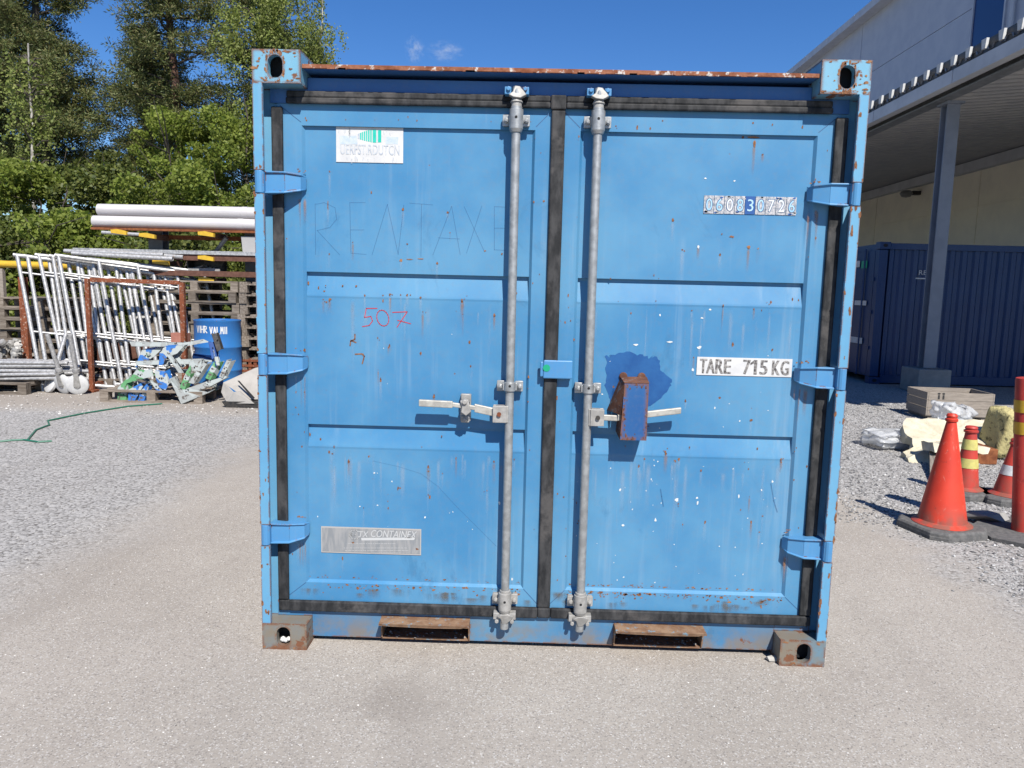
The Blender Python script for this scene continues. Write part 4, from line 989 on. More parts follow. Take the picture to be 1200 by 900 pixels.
# white castors with stems
cas0 = None
def caster():
    r_ = empty('castor')
    mb = MB(); prof = [(.03, -.022), (.085, -.022), (.102, -.012), (.102, .012), (.085, .022), (.03, .022)]
    vs = []; n = 22; fs = []
    for r0, a in prof:
        for i in range(n): q = 2*pi*i/n; vs.append((a, r0*cos(q), r0*sin(q)+.102))
    m = len(prof)
    for i in range(m):
        for j in range(n): fs.append((i*n+j, i*n+(j+1) % n, ((i+1) % m)*n+(j+1) % n, ((i+1) % m)*n+j))
    mb.add(vs, fs); mb.build('wheel', M_sign, r_, smooth=True); MB().tube([(-.03, 0, .102), (.03, 0, .102)], .032, 14).build('hub', M_galvdull, r_, smooth=True)
    mb = MB(); mb.prism([(-.034, -.03, .09), (-.034, .03, .09), (-.034, .02, .22), (-.034, -.02, .22)], (.008, 0, 0)); mb.prism([(.026, -.03, .09), (.026, .03, .09), (.026, .02, .22), (.026, -.02, .22)], (.008, 0, 0)); mb.box((-.034, -.03, .2205), (.034, .03, .23)); mb.build('fork', M_galvdull, r_)
    mb = MB(); mb.tube([(0, 0, .23), (.0, .02, .62)], .021, 10); mb.tube([(0, 0, .235), (0, 0, .27)], .034, 10); mb.build('stem', M_alu, r_, smooth=True)
    return r_
cas = caster()
for k, (px, py, rz, tx, lb) in enumerate(((56, 460, 1.0, .35, 'left castor, tipped over'), (77, 461, 1.25, -.25, 'middle castor'), (92, 462, 1.9, -.2, 'right castor'))):
    c = cas if k == 0 else copy_tree(cas); p = gnd(px, py); c.location = (p.x, p.y, 0); c.rotation_euler = (0, tx, rz); c.scale = (1.25,)*3
    tag(c, 'white wheel with stem at the foot of the scaffold frames, %s' % lb, 'castor', 'white castors')
# pile of short scaffold tubes on the left pallet
spot = ['top', 'upper', 'middle', 'lower', 'bottom']
tb = []
R = random.Random(5)
for row in range(5):
    for k in range(6-row//2):
        x0 = -5.72+R.uniform(-.12, .1); y0 = 6.35+k*.10+R.uniform(-.02, .02); z0 = .17+row*.052
        tb.append(((x0, y0, z0), (x0+1.02+R.uniform(-.1, .1), y0+.12, z0+R.uniform(-.01, .03)), row, k))
for a, b_, row, k in tb:
    tubeobj('scaffold_tube', [a, b_], .024, M_alu, 'white scaffold tube in the pile on the left pallet, %s layer, %s from the front' % (spot[4-row], ['nearest', 'second', 'third', 'fourth', 'fifth', 'sixth'][k]), 'tube', 'tubes piled on the left pallet', .82, 10)
for k, (dx, dy, z) in enumerate(((0, 0, .17), (.05, .09, .18), (-.1, -.04, .22), (.1, .05, .23))):
    tubeobj('scaffold_pole', [(-6.9+dx, 6.15+dy, z+.03), (-5.62+dx, 6.22+dy, z)], .028, M_alu, 'grey-white pole end at the far left edge, %s' % ['lowest near one', 'lower far one', 'upper near one', 'upper far one'][k], 'pole', 'poles at the left edge', .82)
# loose couplers heaped behind the tubes
R = random.Random(9); places = ['beside the yellow rail post', 'on the tube pile', 'at the back of the heap', 'near the left edge', 'low in the heap', 'against the brown post', 'on top of the heap', 'leaning outward', 'half hidden', 'at the front of the heap']
cp = MB(); cp.lathe([(.03, -.03), (.045, -.03), (.05, 0), (.045, .03), (.03, .03)], (0, 0, 0), 12, axis='y'); cp.box((.03, -.025, -.02), (.075, .025, .02)); cp.tube([(.06, 0, -.05), (.06, 0, .05)], .01, 8); cp.tube([(-.045, -.028, 0), (-.045, -.06, 0)], .012, 6)
cme = cp.mesh('coupler', M_galvdull)
for k in range(26):
    o = bpy.data.objects.new('coupler', cme); COL.objects.link(o)
    o.location = (-5.95+R.uniform(-.45, .42), 6.95+R.uniform(-.15, .2), .33+R.uniform(0, .30)); o.rotation_euler = (R.uniform(0, 3), R.uniform(0, 3), R.uniform(0, 3))
    tag(o, 'small grey scaffold coupler in the heap beside the left tube pile', 'coupler', 'scaffold couplers in the heap')
mb = MB(); mb.box((-6.55, 6.72, .144), (-5.45, 7.3, .33)); 
tag(mb.build('crate', M_wood), 'low grey timber crate under the heap of scaffold couplers', 'crate')
for k, (x, y, rz) in enumerate(((-5.6, 5.95, -.5), (-5.75, 6.02, -.42), (-5.68, 5.80, -.56))):
    mb = MB(); mb.box((-.5, -.035, 0), (.5, .035, .03)); o = mb.build('plank', M_wood); o.location = (x-.25, y, .002+.0*k); o.rotation_euler = (0, -.03, rz)
    tag(o, 'weathered plank on the ground at the left edge, %s' % ['middle one', 'rear one', 'nearest one'][k], 'plank', 'planks on the ground')

# white caged tank behind the frames
ibc = empty('caged_tank', (-4.28, 8.15, 0), 0, 'white plastic tank in a grey wire cage behind the scaffold frames', 'tank')
mb = MB(); mb.box((-.42, -.1, .15), (.42, .75, .98)); mb.build('tank', M_white, ibc, bevel=.05)
mb = MB()
for k in range(8): x = -.45+k*.1286; mb.tube([(x, -.14, .12), (x, -.14, 1.02)], .008, 6)
for k in range(6): z = .2+k*.16; mb.tube([(-.45, -.155, z), (.45, -.155, z)], .008, 6)
mb.tube([(-.45, -.14, 1.02), (.45, -.14, 1.02), (.45, .8, 1.02), (-.45, .8, 1.02), (-.45, -.14, 1.02)], .012, 6); mb.build('cage', M_grey, ibc)
mb = MB(); mb.box((-.6, -.2, 0), (.6, .8, .12)); mb.build('base', M_wood, ibc)
mb = MB(); mb.box((-.11, -.05, -.09), (.11, .05, .09)); mb.box((-.10, -.05, -.66), (.10, .12, -.095), 1)
o = mb.build('brick_block', [simple('terracotta', (.38, .15, .11), (.46, .20, .15), 10, .8), M_wood]); o.location = (-3.62, 7.18, .66); tag(o, 'small terracotta-pink block between the tank and the rusty post', 'block')
mb = MB(); mb.box((-.4, -.3, 0), (.4, .3, .57)); o = mb.build('crate', M_rustbrown); o.location = (-4.5, 7.72, 0); tag(o, 'brown crate behind the leaning scaffold frames', 'crate')

# blue drum with white writing
dr_ = empty('oil_drum', (-3.045, 7.0, 0), 0, 'blue steel drum with handwritten white letters in front of the pallets', 'drum')
mb = MB(); r = .290; prof = [(r-.02, 0), (r, .0), (r+.005, .012), (r, .024)]
for zc in (.30, .60): prof += [(r, zc-.022), (r+.010, zc-.006), (r+.010, zc+.006), (r, zc+.022)]
for z in (.10, .16, .72, .78): pass
prof += [(r, .925), (r+.006, .935), (r+.006, .947), (r-.008, .95), (r-.012, .93), (.001, .93)]
prof.sort(key=lambda p: 0) ; mb.lathe(prof, n=40); mb.build('drum_body', M_drum, dr_, smooth=True)
mb = MB(); mb.lathe([(.035, .93), (.035, .945), (.001, .945)], (.12, -.1, 0), 16); mb.build('bung', M_darkbolt, dr_)
wr = MB()
def dpt(u, z): q = -pi/2+(u)/r; return (( r+.0015)*cos(q), (r+.0015)*sin(q), z)
def dstroke(pts, wd=.013):
    for (u0, z0_), (u1, z1_) in zip(pts[:-1], pts[1:]):
        t = Vector((u1-u0, z1_-z0_)); ln = t.length; n_ = Vector((-t.y, t.x)).normalized()*wd/2; t = t.normalized()*wd*.3
        c4 = [(u0-n_.x-t.x, z0_-n_.y-t.y), (u1-n_.x+t.x, z1_-n_.y+t.y), (u1+n_.x+t.x, z1_+n_.y+t.y), (u0+n_.x-t.x, z0_+n_.y-t.y)]
        wr.add([dpt(*c) for c in c4], [(0, 1, 2, 3)])
def letters(txt, u, z, h, w_):
    G = {'V': [[(0, 1), (.5, 0), (1, 1)]], 'I': [[(.5, 1), (.5, 0)]], 'H': [[(0, 1), (0, 0)], [(1, 1), (1, 0)], [(0, .5), (1, .5)]], 'K': [[(0, 1), (0, 0)], [(1, 1), (0, .45), (1, 0)]], 'R': [[(0, 0), (0, 1), (.8, .9), (.8, .6), (0, .5), (1, 0)]],
         'A': [[(0, 0), (.5, 1), (1, 0)], [(.2, .4), (.8, .4)]], 'L': [[(0, 1), (0, 0), (.8, 0)]], 'M': [[(0, 0), (.1, 1), (.5, .4), (.9, 1), (1, 0)]], ' ': []}
    for ch in txt:
        wc = w_*(.5 if ch == 'I' else 1)
        for st_ in G[ch]: dstroke([(u+x*wc, z+y*h) for x, y in st_])
        u += wc*1.45
    return u
letters('VIHR', -.175, .79, .085, .034); letters('VALMII', .02, .78, .085, .030)
o = wr.build('lettering', M_white, dr_, fixn=False)

# scrap brackets: each traced piece gets its own depth, thickness and lean
def zb7(x, y, Y): return at(120+x/5.626, 340+y/5.626, Y)
pieces = [
 ('bent blue-spotted plate lying at the upper left of the heap', [(225,495),(250,400),(380,385),(330,440),(270,480)], 6.10, .03, (.10,.16,.05), 0),
 ('blue-spotted hooked plate in the upper middle of the heap', [(375,495),(370,420),(400,375),(520,370),(480,420),(420,440),(400,490)], 6.04, .03, (.08,.2,.04), 0),
 ('pale green-blotched gusset over the two blue legs', [(160,615),(215,530),(310,525),(325,570),(210,600)], 5.98, .02, (.05,.22,.06), 1),
 ('upright green triangular gusset at the lower left corner', [(90,650),(150,575),(150,745),(100,730)], 5.92, .02, (.06,.14,0), 1),
 ('blue bracket leg, left one of the pair', [(165,660),(235,620),(250,640),(205,745),(170,735)], 5.90, .03, (.03,.16,0), 0),
 ('blue bracket leg, right one of the pair', [(240,680),(275,625),(290,640),(270,745),(235,735)], 5.90, .03, (.03,.16,0), 0),
 ('blue-dotted curved plate in the centre of the heap', [(330,530),(400,540),(430,620),(415,660),(370,640),(340,570)], 5.95, .03, (.05,.15,.03), 0),
 ('narrow blue strip sloping down below the curved plate', [(305,600),(350,620),(390,680),(370,685)], 5.93, .02, (.02,.1,0), 0),
 ('large pale V-shaped plate at the front right of the heap', [(430,590),(500,660),(570,655),(690,680),(520,752)], 5.88, .02, (.04,.30,.05), 2),
 ('narrow upright plate with green paint in the middle', [(510,640),(540,540),(562,500),(568,560),(540,665)], 5.98, .02, (.05,.14,.02), 1),
 ('pale blade, first of the three slanted ones', [(570,610),(650,480),(672,492),(603,618)], 6.0, .03, (.08,.14,.02), 2),
 ('green-blotched blade, second of the three slanted ones', [(680,580),(722,480),(757,480),(712,592)], 6.02, .03, (.08,.14,.02), 1),
 ('pale blade, last of the three slanted ones beside the drum', [(770,570),(808,466),(834,474),(792,582)], 6.05, .03, (.08,.14,.02), 2),
 ('long grey rail lying across the top of the heap', [(195,340),(520,350),(650,325),(690,345),(655,350),(520,375),(210,368)], 6.15, .03, (.02,.08,0), 2),
 ('grey rail crossing the middle of the heap', [(230,468),(640,458),(740,470),(640,488),(240,492)], 6.12, .03, (.02,.1,0), 2),
 ('dark upright post sticking out in front of the drum', [(708,290),(740,285),(782,390),(755,405)], 6.1, .05, (.03,.08,0), 3),
 ('thin pale strip slanting across the centre', [(410,428),(430,430),(522,548),(500,545)], 5.97, .02, (.02,.06,0), 2),
 ('plain pale plate leaning behind the slanted blades', [(560,475),(640,468),(645,540),(585,580)], 6.08, .03, (.05,.12,.02), 2),
 ('small green plate low beside the V-shaped plate', [(515,665),(552,660),(556,720),(528,728)], 5.90, .02, (.03,.1,0), 1),
 ('thin bar at the lower right edge of the heap', [(560,650),(700,600),(800,570),(805,582),(700,640),(600,668)], 6.0, .03, (.02,.12,0), 2),
 ('dark blue strut standing left of the dark post', [(688,345),(718,345),(752,440),(722,455)], 6.14, .03, (.04,.08,0), 4)]
M_navyflat = simple('navy_paint', (.01, .06, .25), (.02, .09, .32), 9, .5)
for lb, poly, Y, th, dv, mi in pieces:
    P = [zb7(x, y, Y) for x, y in poly]; cen = sum(P, Vector())/len(P)
    zmin = min(p.z for p in P)
    # lean the piece backwards so it is not parallel to the picture
    P2 = []
    for p in P: P2.append(Vector((p.x, p.y+(p.z-zmin)*.25+(p.x-cen.x)*.12, p.z))-cen)
    mb = MB(); mb.prism(P2, (0, .010, 0))
    # turned-up flange along the two longest edges gives the pressed-steel depth
    ed = sorted(range(len(P2)), key=lambda i: -(P2[i]-P2[(i+1) % len(P2)]).length)[:2]
    for i in ed:
        a_, b2 = P2[i], P2[(i+1) % len(P2)]; mb.prism([a_, b2, b2+Vector(dv)*.45, a_+Vector(dv)*.45], (0, 0, .006))
    for q in range(2):
        c3 = sum(P2, Vector())/len(P2)+Vector((rnd.uniform(-.03, .03), -.0015, rnd.uniform(-.03, .03)))
        mb.add([(c3.x+.009*cos(2*pi*k/8), c3.y-.004, c3.z+.009*sin(2*pi*k/8)) for k in range(8)], [tuple(range(8))], 1)
    o = mb.build('bracket', [[M_spblue, M_spgreen, M_spplain, M_darkbolt, M_navyflat][mi], M_black]); o.location = cen
    tag(o, lb, 'bracket', 'scrap brackets heaped on the low pallet')

Rz = random.Random(21)
for k in range(26):
    px, py = Rz.uniform(150, 265), 0; py = Rz.uniform(412, 462) if 165 < px < 255 else Rz.uniform(430, 462)
    Yq = Rz.uniform(6.1, 6.4); c3 = at(px, py, Yq); L2 = Rz.uniform(.10, .30); wq = Rz.uniform(.03, .06); th_ = .004
    mb = MB(); mb.box((-L2/2, 0, 0), (L2/2, wq, th_)); mb.box((-L2/2, 0, th_), (L2/2, th_, wq)); mb.box((-L2/2, wq-th_, th_), (L2/2, wq, wq))
    o = mb.build('bracket', [M_spblue, M_spplain, M_spplain, M_spgreen, M_galvdull, M_navyflat][k % 6]); o.location = (c3.x, Yq, max(c3.z, .17)); o.rotation_euler = (Rz.uniform(-1, 1), Rz.uniform(-.9, .9), Rz.uniform(-1.2, 1.2))
    tag(o, 'short chipped channel bracket wedged into the scrap heap', 'bracket', 'short brackets wedged in the scrap heap')

# beige sheet-metal hood
hd = empty('metal_hood', (-2.35, 5.95, 0), 0, 'beige sheet-metal hood on the ground against the left side of the container', 'hood')
def hp(x, y, Y): p = at(120+x/5.626, 340+y/5.626, Y); return p-Vector((-2.35, 5.95, 0))
A = hp(785, 600, 6.3); B = hp(1000, 520, 6.3); C_ = hp(1180, 520, 6.3); Dd = hp(1180, 720, 5.8); E_ = hp(930, 715, 5.75); Fq = hp(820, 735, 5.75)
mb = MB(); mb.prism([hp(795, 610, 6.0), hp(1010, 512, 6.2), hp(1220, 500, 6.3), hp(1220, 720, 5.85), hp(960, 720, 5.8)], (.0, .25, .0)); mb.build('hood_top', M_beige, hd)
mb = MB(); mb.prism([hp(797, 612, 5.99), hp(862, 680, 5.78), hp(822, 742, 5.74), hp(783, 672, 5.9)], (.012, .02, 0)); mb.build('hood_flap', M_beige, hd)
mb = MB(); mb.prism([hp(862, 672, 5.79), hp(905, 668, 5.80), hp(1000, 748, 5.70), hp(822, 746, 5.73)], (0, .02, .0)); mb.build('hood_skirt', simple('grey_beige_sheet', (.30, .29, .27), (.36, .34, .31), 5, .5), hd)
mb = MB(); mb.prism([hp(890, 597, 5.9), hp(900, 597, 5.9), hp(1005, 712, 5.77), hp(990, 716, 5.77)], (0, .01, 0)); mb.build('slot', M_black, hd)
mb = MB(); mb.prism([hp(785, 735, 5.72), hp(1230, 735, 5.72), hp(1230, 790, 5.72), hp(830, 792, 5.72)], (0, .5, 0)); mb.build('base_tray', M_darkbolt, hd)
mb = MB()
for k in range(14): mb.box((-.5+k*.07, 0, .02), (-.46+k*.07, .6, .42))
for k in range(6): mb.box((-.5, -.01, .03+k*.07), (.48, -.002, .06+k*.07))
o = mb.build('rusty_grating', M_rustor); o.location = (-2.45, 7.25, 0); tag(o, 'rust-orange steel grating behind the beige hood at the container edge', 'grating')

# green hose
hs_ = [(-20, 519), (10, 517), (35, 518), (60, 517)]
pts = [gnd(*p) for p in ((-40, 519), (0, 518.5), (15, 517), (28, 516.5), (45, 519), (61, 518))]
pts2 = [gnd(*p) for p in ((32, 517), (42, 505), (52, 501), (58, 499), (56, 494), (66, 492), (80, 489), (100, 485), (125, 481), (150, 477), (190, 474))]
mb = MB()
for pp in (pts, pts2): mb.tube([p+Vector((0, 0, .009)) for p in pp], .0085, 8)
tag(mb.build('hose', M_hose, smooth=True), 'thin green hose lying across the ground left of the container', 'hose')
for k in range(3):
    pass

# ================================================================== TREES
def leaf_mat(name, cs, trans=.35, rough=.55, vary=.5):
    b = NB(name); ge = b.n('ShaderNodeNewGeometry'); r = b.n('ShaderNodeValToRGB'); el = r.color_ramp.elements
    el[0].color = (*cs[0], 1); el[1].color = (*cs[-1], 1)
    for i, c in enumerate(cs[1:-1]): e = el.new((i+1)/(len(cs)-1)); e.color = (*c, 1)
    b.l(ge.outputs['Random Per Island'], r.inputs[0])
    hs2 = b.n('ShaderNodeHueSaturation'); b.l(r.outputs[0], hs2.inputs['Color']); b.l(b.rmp(b.noise(.9, 3), .35, .65, .75, 1.2), hs2.inputs['Value'])
    b.col(hs2.outputs[0]); b.set(rough, 0, .3)
    tr = b.n('ShaderNodeBsdfTranslucent'); b.l(hs2.outputs[0], tr.inputs['Color']); mx = b.n('ShaderNodeMixShader'); mx.inputs[0].default_value = trans
    b.l(b.b.outputs[0], mx.inputs[1]); b.l(tr.outputs[0], mx.inputs[2]); b.l(mx.outputs[0], b.out.inputs['Surface']); return b.m
M_needle = leaf_mat('pine_needles', [(.06, .09, .03), (.12, .155, .05), (.21, .225, .075), (.17, .14, .06)], .25)
M_bush = leaf_mat('fresh_green_leaves', [(.12, .18, .025), (.22, .28, .045), (.30, .35, .07), (.16, .20, .04)], .45)
M_bushdark = leaf_mat('dark_green_leaves', [(.06, .09, .02), (.12, .15, .03), (.20, .22, .05)], .35)
M_birch = leaf_mat('birch_leaves', [(.17, .22, .045), (.26, .32, .08), (.36, .38, .13)], .45)
M_bark = simple('pine_bark', (.16, .075, .045), (.075, .05, .04), 12, .9, 0, .6)
M_barkdark = simple('dark_bark', (.05, .04, .032), (.09, .075, .06), 12, .9, 0, .6)
M_barkbirch = simple('birch_bark', (.55, .53, .49), (.16, .14, .12), 5, .8, 0, .3, stretch=(2, 2, .8))

def quads(name, C, A, B, mat, parent=None, loc=None):
    """many small leaf quads: centres C, half-axes A and B (rhombus-shaped)"""
    n = len(C); V = np.empty((n, 4, 3)); V[:, 0] = C-A; V[:, 1] = C+B*1.0-A*.1; V[:, 2] = C+A; V[:, 3] = C-B-A*.1
    me = bpy.data.meshes.new(name); me.vertices.add(n*4); me.vertices.foreach_set('co', V.reshape(-1).astype(np.float32))
    me.loops.add(n*4); me.loops.foreach_set('vertex_index', np.arange(n*4, dtype=np.int32))
    me.polygons.add(n); me.polygons.foreach_set('loop_start', np.arange(0, n*4, 4, dtype=np.int32)); me.polygons.foreach_set('loop_total', np.full(n, 4, dtype=np.int32))
    me.materials.append(mat); me.update(calc_edges=True); me.validate()
    o = bpy.data.objects.new(name, me); COL.objects.link(o)
    if parent: o.parent = parent
    if loc is not None: o.location = loc
    return o
def unit(rs, n):
    v = rs.normal(size=(n, 3)); return v/np.linalg.norm(v, axis=1, keepdims=True)
def leaves(rs, C, la, wa, droop=0.):
    n = len(C); A = unit(rs, n); A[:, 2] -= droop; A /= np.linalg.norm(A, axis=1, keepdims=True)
    B = np.cross(A, unit(rs, n)); B /= np.linalg.norm(B, axis=1, keepdims=True)+1e-9
    s = rs.uniform(.7, 1.3, (n, 1)); return A*la*s, B*wa*s

def pine(x, y, h, r, seed, label, bare=.28, trunkmat=None, tr=.19, dens=1.):
    rs = np.random.RandomState(seed); root = empty('pine_tree', (x, y, 0), 0, label, 'tree', 'pines behind the storage yard')
    pts = []; px = py = 0
    for k in range(9): pts.append((px, py, h*k/8)); px += rs.uniform(-.12, .12); py += rs.uniform(-.12, .12)
    rad = [tr*(1-.9*k/8)+.015 for k in range(9)]
    MB().tube(pts, rad, 10).build('trunk', trunkmat or M_bark, root, smooth=True)
    def tp(z): k = min(7, int(z/h*8)); f = z/h*8-k; return np.array(pts[k])*(1-f)+np.array(pts[k+1])*f
    br = MB(); T = []
    z = h*bare
    while z < h*.985:
        f = (z-h*bare)/(h*(1-bare)); L_ = r*(1.0-f)**.55*(.75+.25*min(1, f*6))
        for q in range(rs.randint(3, 6)):
            a = rs.uniform(0, 2*pi); l_ = L_*rs.uniform(.55, 1.12); p0 = tp(z); up = rs.uniform(-.1, .28)+.35*f
            d = np.array([cos(a), sin(a), up]); p1 = p0+d*l_*.55; p2 = p0+d*l_+np.array([0, 0, l_*.12])
            br.tube([p0, p1, p2], [.045*(1-f*.6), .028*(1-f*.5), .008], 5)
            m = max(5, int(15*l_*dens))
            for _ in range(m):
                t = rs.uniform(.28, 1.03)**.8; c = p0+(p2-p0)*t; w_ = .32*l_*(1.15-t*.6)
                T.append(c+rs.normal(size=3)*[w_, w_, .13*l_**.5+.05])
        z += rs.uniform(.22, .42)*h/12
    br.build('branches', M_barkdark if trunkmat else M_bark, root)
    T = np.array(T); nb = 58; n = len(T)
    C = np.repeat(T, nb, 0); D_ = unit(rs, len(C)); D_[:, 2] = D_[:, 2]*.7+.25; D_ /= np.linalg.norm(D_, axis=1, keepdims=True)
    ln = rs.uniform(.03, .075, (len(C), 1)); C2 = C+D_*rs.uniform(.05, .26, (len(C), 1)); B = np.cross(D_, unit(rs, len(C))); B /= np.linalg.norm(B, axis=1, keepdims=True)
    quads('crown', C2, D_*ln, B*.015, M_needle, root); return root

def bushy(name, x, y, h, r, seed, label, mat, group, base=.0, nl=15000, la=.046, wa=.031, stems=3, bark=None, gaps=.45):
    rs = np.random.RandomState(seed); root = empty(name, (x, y, 0), 0, label, 'tree' if h > 4.5 else 'shrub', group)
    tk = MB(); anchors = []
    for k in range(stems):
        a = rs.uniform(0, 2*pi); p = np.array([rs.uniform(-.1, .1)*r, rs.uniform(-.1, .1)*r, 0.]); pl = [p]
        dirv = np.array([cos(a)*.25, sin(a)*.25, 1.])
        for j in range(5): p = p+dirv*h*.16+rs.normal(size=3)*[.08, .08, 0]; pl.append(p)
        tk.tube(pl, [.05*h/5*(1-.16*j)+.008 for j in range(6)], 7)
        for j in range(2, 6):
            for _ in range(3):
                b_ = pl[j]+np.array([rs.normal()*r*.45, rs.normal()*r*.45, rs.uniform(.0, .25)*h]); tk.tube([pl[j], (pl[j]+b_)/2+rs.normal(size=3)*.08, b_], [.02*h/5, .012, .005], 5); anchors.append(b_)
    tk.build('trunk', bark or M_barkdark, root, smooth=True)
    # leaf clumps of many sizes scattered through an irregular envelope
    nc = 70; cz = rs.uniform(base+.06*h, h, nc); prof = np.clip(np.sqrt(np.clip(1-((cz-base-(h-base)*.42)/((h-base)*.60))**2, 0.02, 1)), .15, 1)
    ca = rs.uniform(0, 2*pi, nc); cr = r*prof*np.sqrt(rs.uniform(.08, 1, nc)); CC = np.stack([cr*np.cos(ca), cr*np.sin(ca), cz], 1)
    CR = rs.uniform(.16, .46, nc)*(r*.45+.35)
    idx = rs.choice(nc, nl, p=CR**2/np.sum(CR**2)); u = unit(rs, nl)*(rs.uniform(.25, 1, (nl, 1))**.45); C = CC[idx]+u*CR[idx][:, None]*[1, 1, .8]
    C = C[C[:, 2] > .05]
    A, B = leaves(rs, C, la, wa, .25); quads('crown', C, A, B, mat, root); return root

def birch(x, y, h, r, seed, label, n=620, base=.2, trunk_r=.11):
    rs = np.random.RandomState(seed); root = empty('birch_tree', (x, y, 0), 0, label, 'tree', 'birches behind the storage yard')
    pts = []; p = np.zeros(3)
    for k in range(8): pts.append(p.copy()); p = p+np.array([rs.normal()*.07, rs.normal()*.07, h/7])
    tk = MB(); tk.tube(pts, [trunk_r*(1-.12*k)+.01 for k in range(8)], 10); tk.build('trunk', M_barkbirch, root, smooth=True)
    lm = MB(); C = []; tips = []
    for k in range(34):
        f = rs.uniform(base, .96); k0 = min(6, int(f*7)); p0 = pts[k0]+(pts[k0+1]-pts[k0])*(f*7-k0); a = rs.uniform(0, 2*pi); l_ = r*(1.1-f*.75)*rs.uniform(.6, 1.1)
        p1 = p0+np.array([cos(a)*l_*.5, sin(a)*l_*.5, l_*.55]); p2 = p0+np.array([cos(a)*l_, sin(a)*l_, l_*.55])
        lm.tube([p0, p1, p2], [.03, .018, .006], 5); tips += [(p0, p1, p2)]*1
    lm.build('branches', M_barkdark, root)
    for k in range(n):
        p0, p1, p2 = tips[rs.randint(len(tips))]; t = rs.uniform(.3, 1.1); s_ = (p1*(1-t)+p2*t) if rs.rand() < .65 else (p0*(1-t)+p1*t)
        s_ = s_+rs.normal(size=3)*[.16, .16, .12]; L_ = rs.uniform(.4, 1.5); m = int(L_*34); tt = np.sort(rs.uniform(0, 1, m))
        sway = rs.normal(size=3)*.10; d = s_+np.outer(tt, np.array([sway[0], sway[1], -L_]))+np.outer(tt**.5, np.array([rs.normal()*.1, rs.normal()*.1, 0]))+rs.normal(size=(m, 3))*.045; C.append(d)
    C = np.concatenate(C); A, B = leaves(rs, C, .040, .027, .6); quads('crown', C, A, B, M_birch, root); return root

pine(-14.1, 21.5, 15.0, 2.15, 1, 'broad dark pine at the left edge rising past the top of the picture', .30, M_barkdark, .20, 1.4)
pine(-9.75, 20.5, 15.0, 1.95, 3, 'pine with the reddish trunk left of the birch', .40, M_bark, .19)
pine(-8.3, 23.5, 14.5, 2.0, 4, 'pine half hidden behind the birch', .30, M_bark, .17)
pine(-17.2, 22.0, 14.5, 2.4, 8, 'pine beyond the left edge of the yard', .28, M_barkdark, .18, 1.3)
pine(-12.5, 25.0, 10.6, 1.9, 2, 'shorter dark pine filling the gap between the two tall pines', .25, M_barkdark, .15)
birch(-6.9, 20.0, 13.0, 2.1, 5, 'tall birch with hanging light green twigs beside the container', 1300, .16)
birch(-6.0, 22.5, 11.5, 1.5, 6, 'smaller birch close to the container roof corner', 620, .12, .05)
birch(-11.6, 16.6, 7.2, .9, 12, 'slim pale-trunked young birch in front of the left pine', 70, .55, .055)
B = 'green bushes behind the storage rack'
for i, (x, y, h, r, nl, mt, lb) in enumerate(((-13.4, 16.0, 4.3, 1.9, 17000, M_bush, 'bright green bush at the left edge behind the yellow rail'), (-10.9, 14.5, 3.9, 1.7, 17000, M_bush, 'bright green bush behind the leaning scaffold frames'),
    (-8.7, 14.0, 3.7, 1.6, 17000, M_bushdark, 'darker green bush behind the long white pipes'), (-6.6, 13.6, 3.9, 1.6, 17000, M_bush, 'light green bush behind the pallets next to the container'), (-4.4, 13.8, 3.6, 1.7, 12000, M_bush, 'green bush hidden mostly behind the container'),
    (-8.3, 17.2, 5.7, 1.6, 18000, M_bush, 'fresh green young tree in front of the reddish pine trunk'), (-11.2, 18.0, 4.9, 1.8, 17000, M_bushdark, 'dark leafy tree between the two left pines'), (-6.3, 17.0, 6.4, 1.5, 16000, M_bush, 'leafy tree below the tall birch'),
    (-14.0, 18.0, 4.7, 1.9, 15000, M_bushdark, 'dark leafy tree under the broad left pine'), (-12.3, 12.6, 2.4, 1.5, 10000, M_bush, 'low bush at the left edge'), (-7.9, 11.8, 2.5, 1.3, 10000, M_bush, 'low light bush behind the blue drum'), (-5.6, 11.6, 2.5, 1.3, 10000, M_bushdark, 'low dark bush between the pallets and the container'), (-10.0, 12.0, 2.5, 1.4, 10000, M_bushdark, 'low dark bush behind the scaffold frames'))):
    bushy('leafy_tree' if h > 4.5 else 'bush', x, y, h, r, 20+i, lb, mt, 'leafy trees behind the yard' if h > 4.5 else B, .3 if h > 5 else 0, int(nl*1.25))
# far woodland that reads as one mass
rs = np.random.RandomState(77); n = 60000; xx = rs.uniform(-34, 10, n); hh = 3.6+1.0*np.sin(xx*.7)+.6*np.sin(xx*1.9+1); yy = 28+rs.uniform(0, 3.5, n); zz_ = hh*rs.uniform(0, 1, n)**.8
C = np.stack([xx, yy, zz_], 1)+rs.normal(size=(n, 3))*.2; A, B_ = leaves(rs, C, .15, .10, .2)
tag(quads('woodland', C, A, B_, M_bushdark), 'dark green woodland edge far behind the pines', 'woodland', kind='stuff')

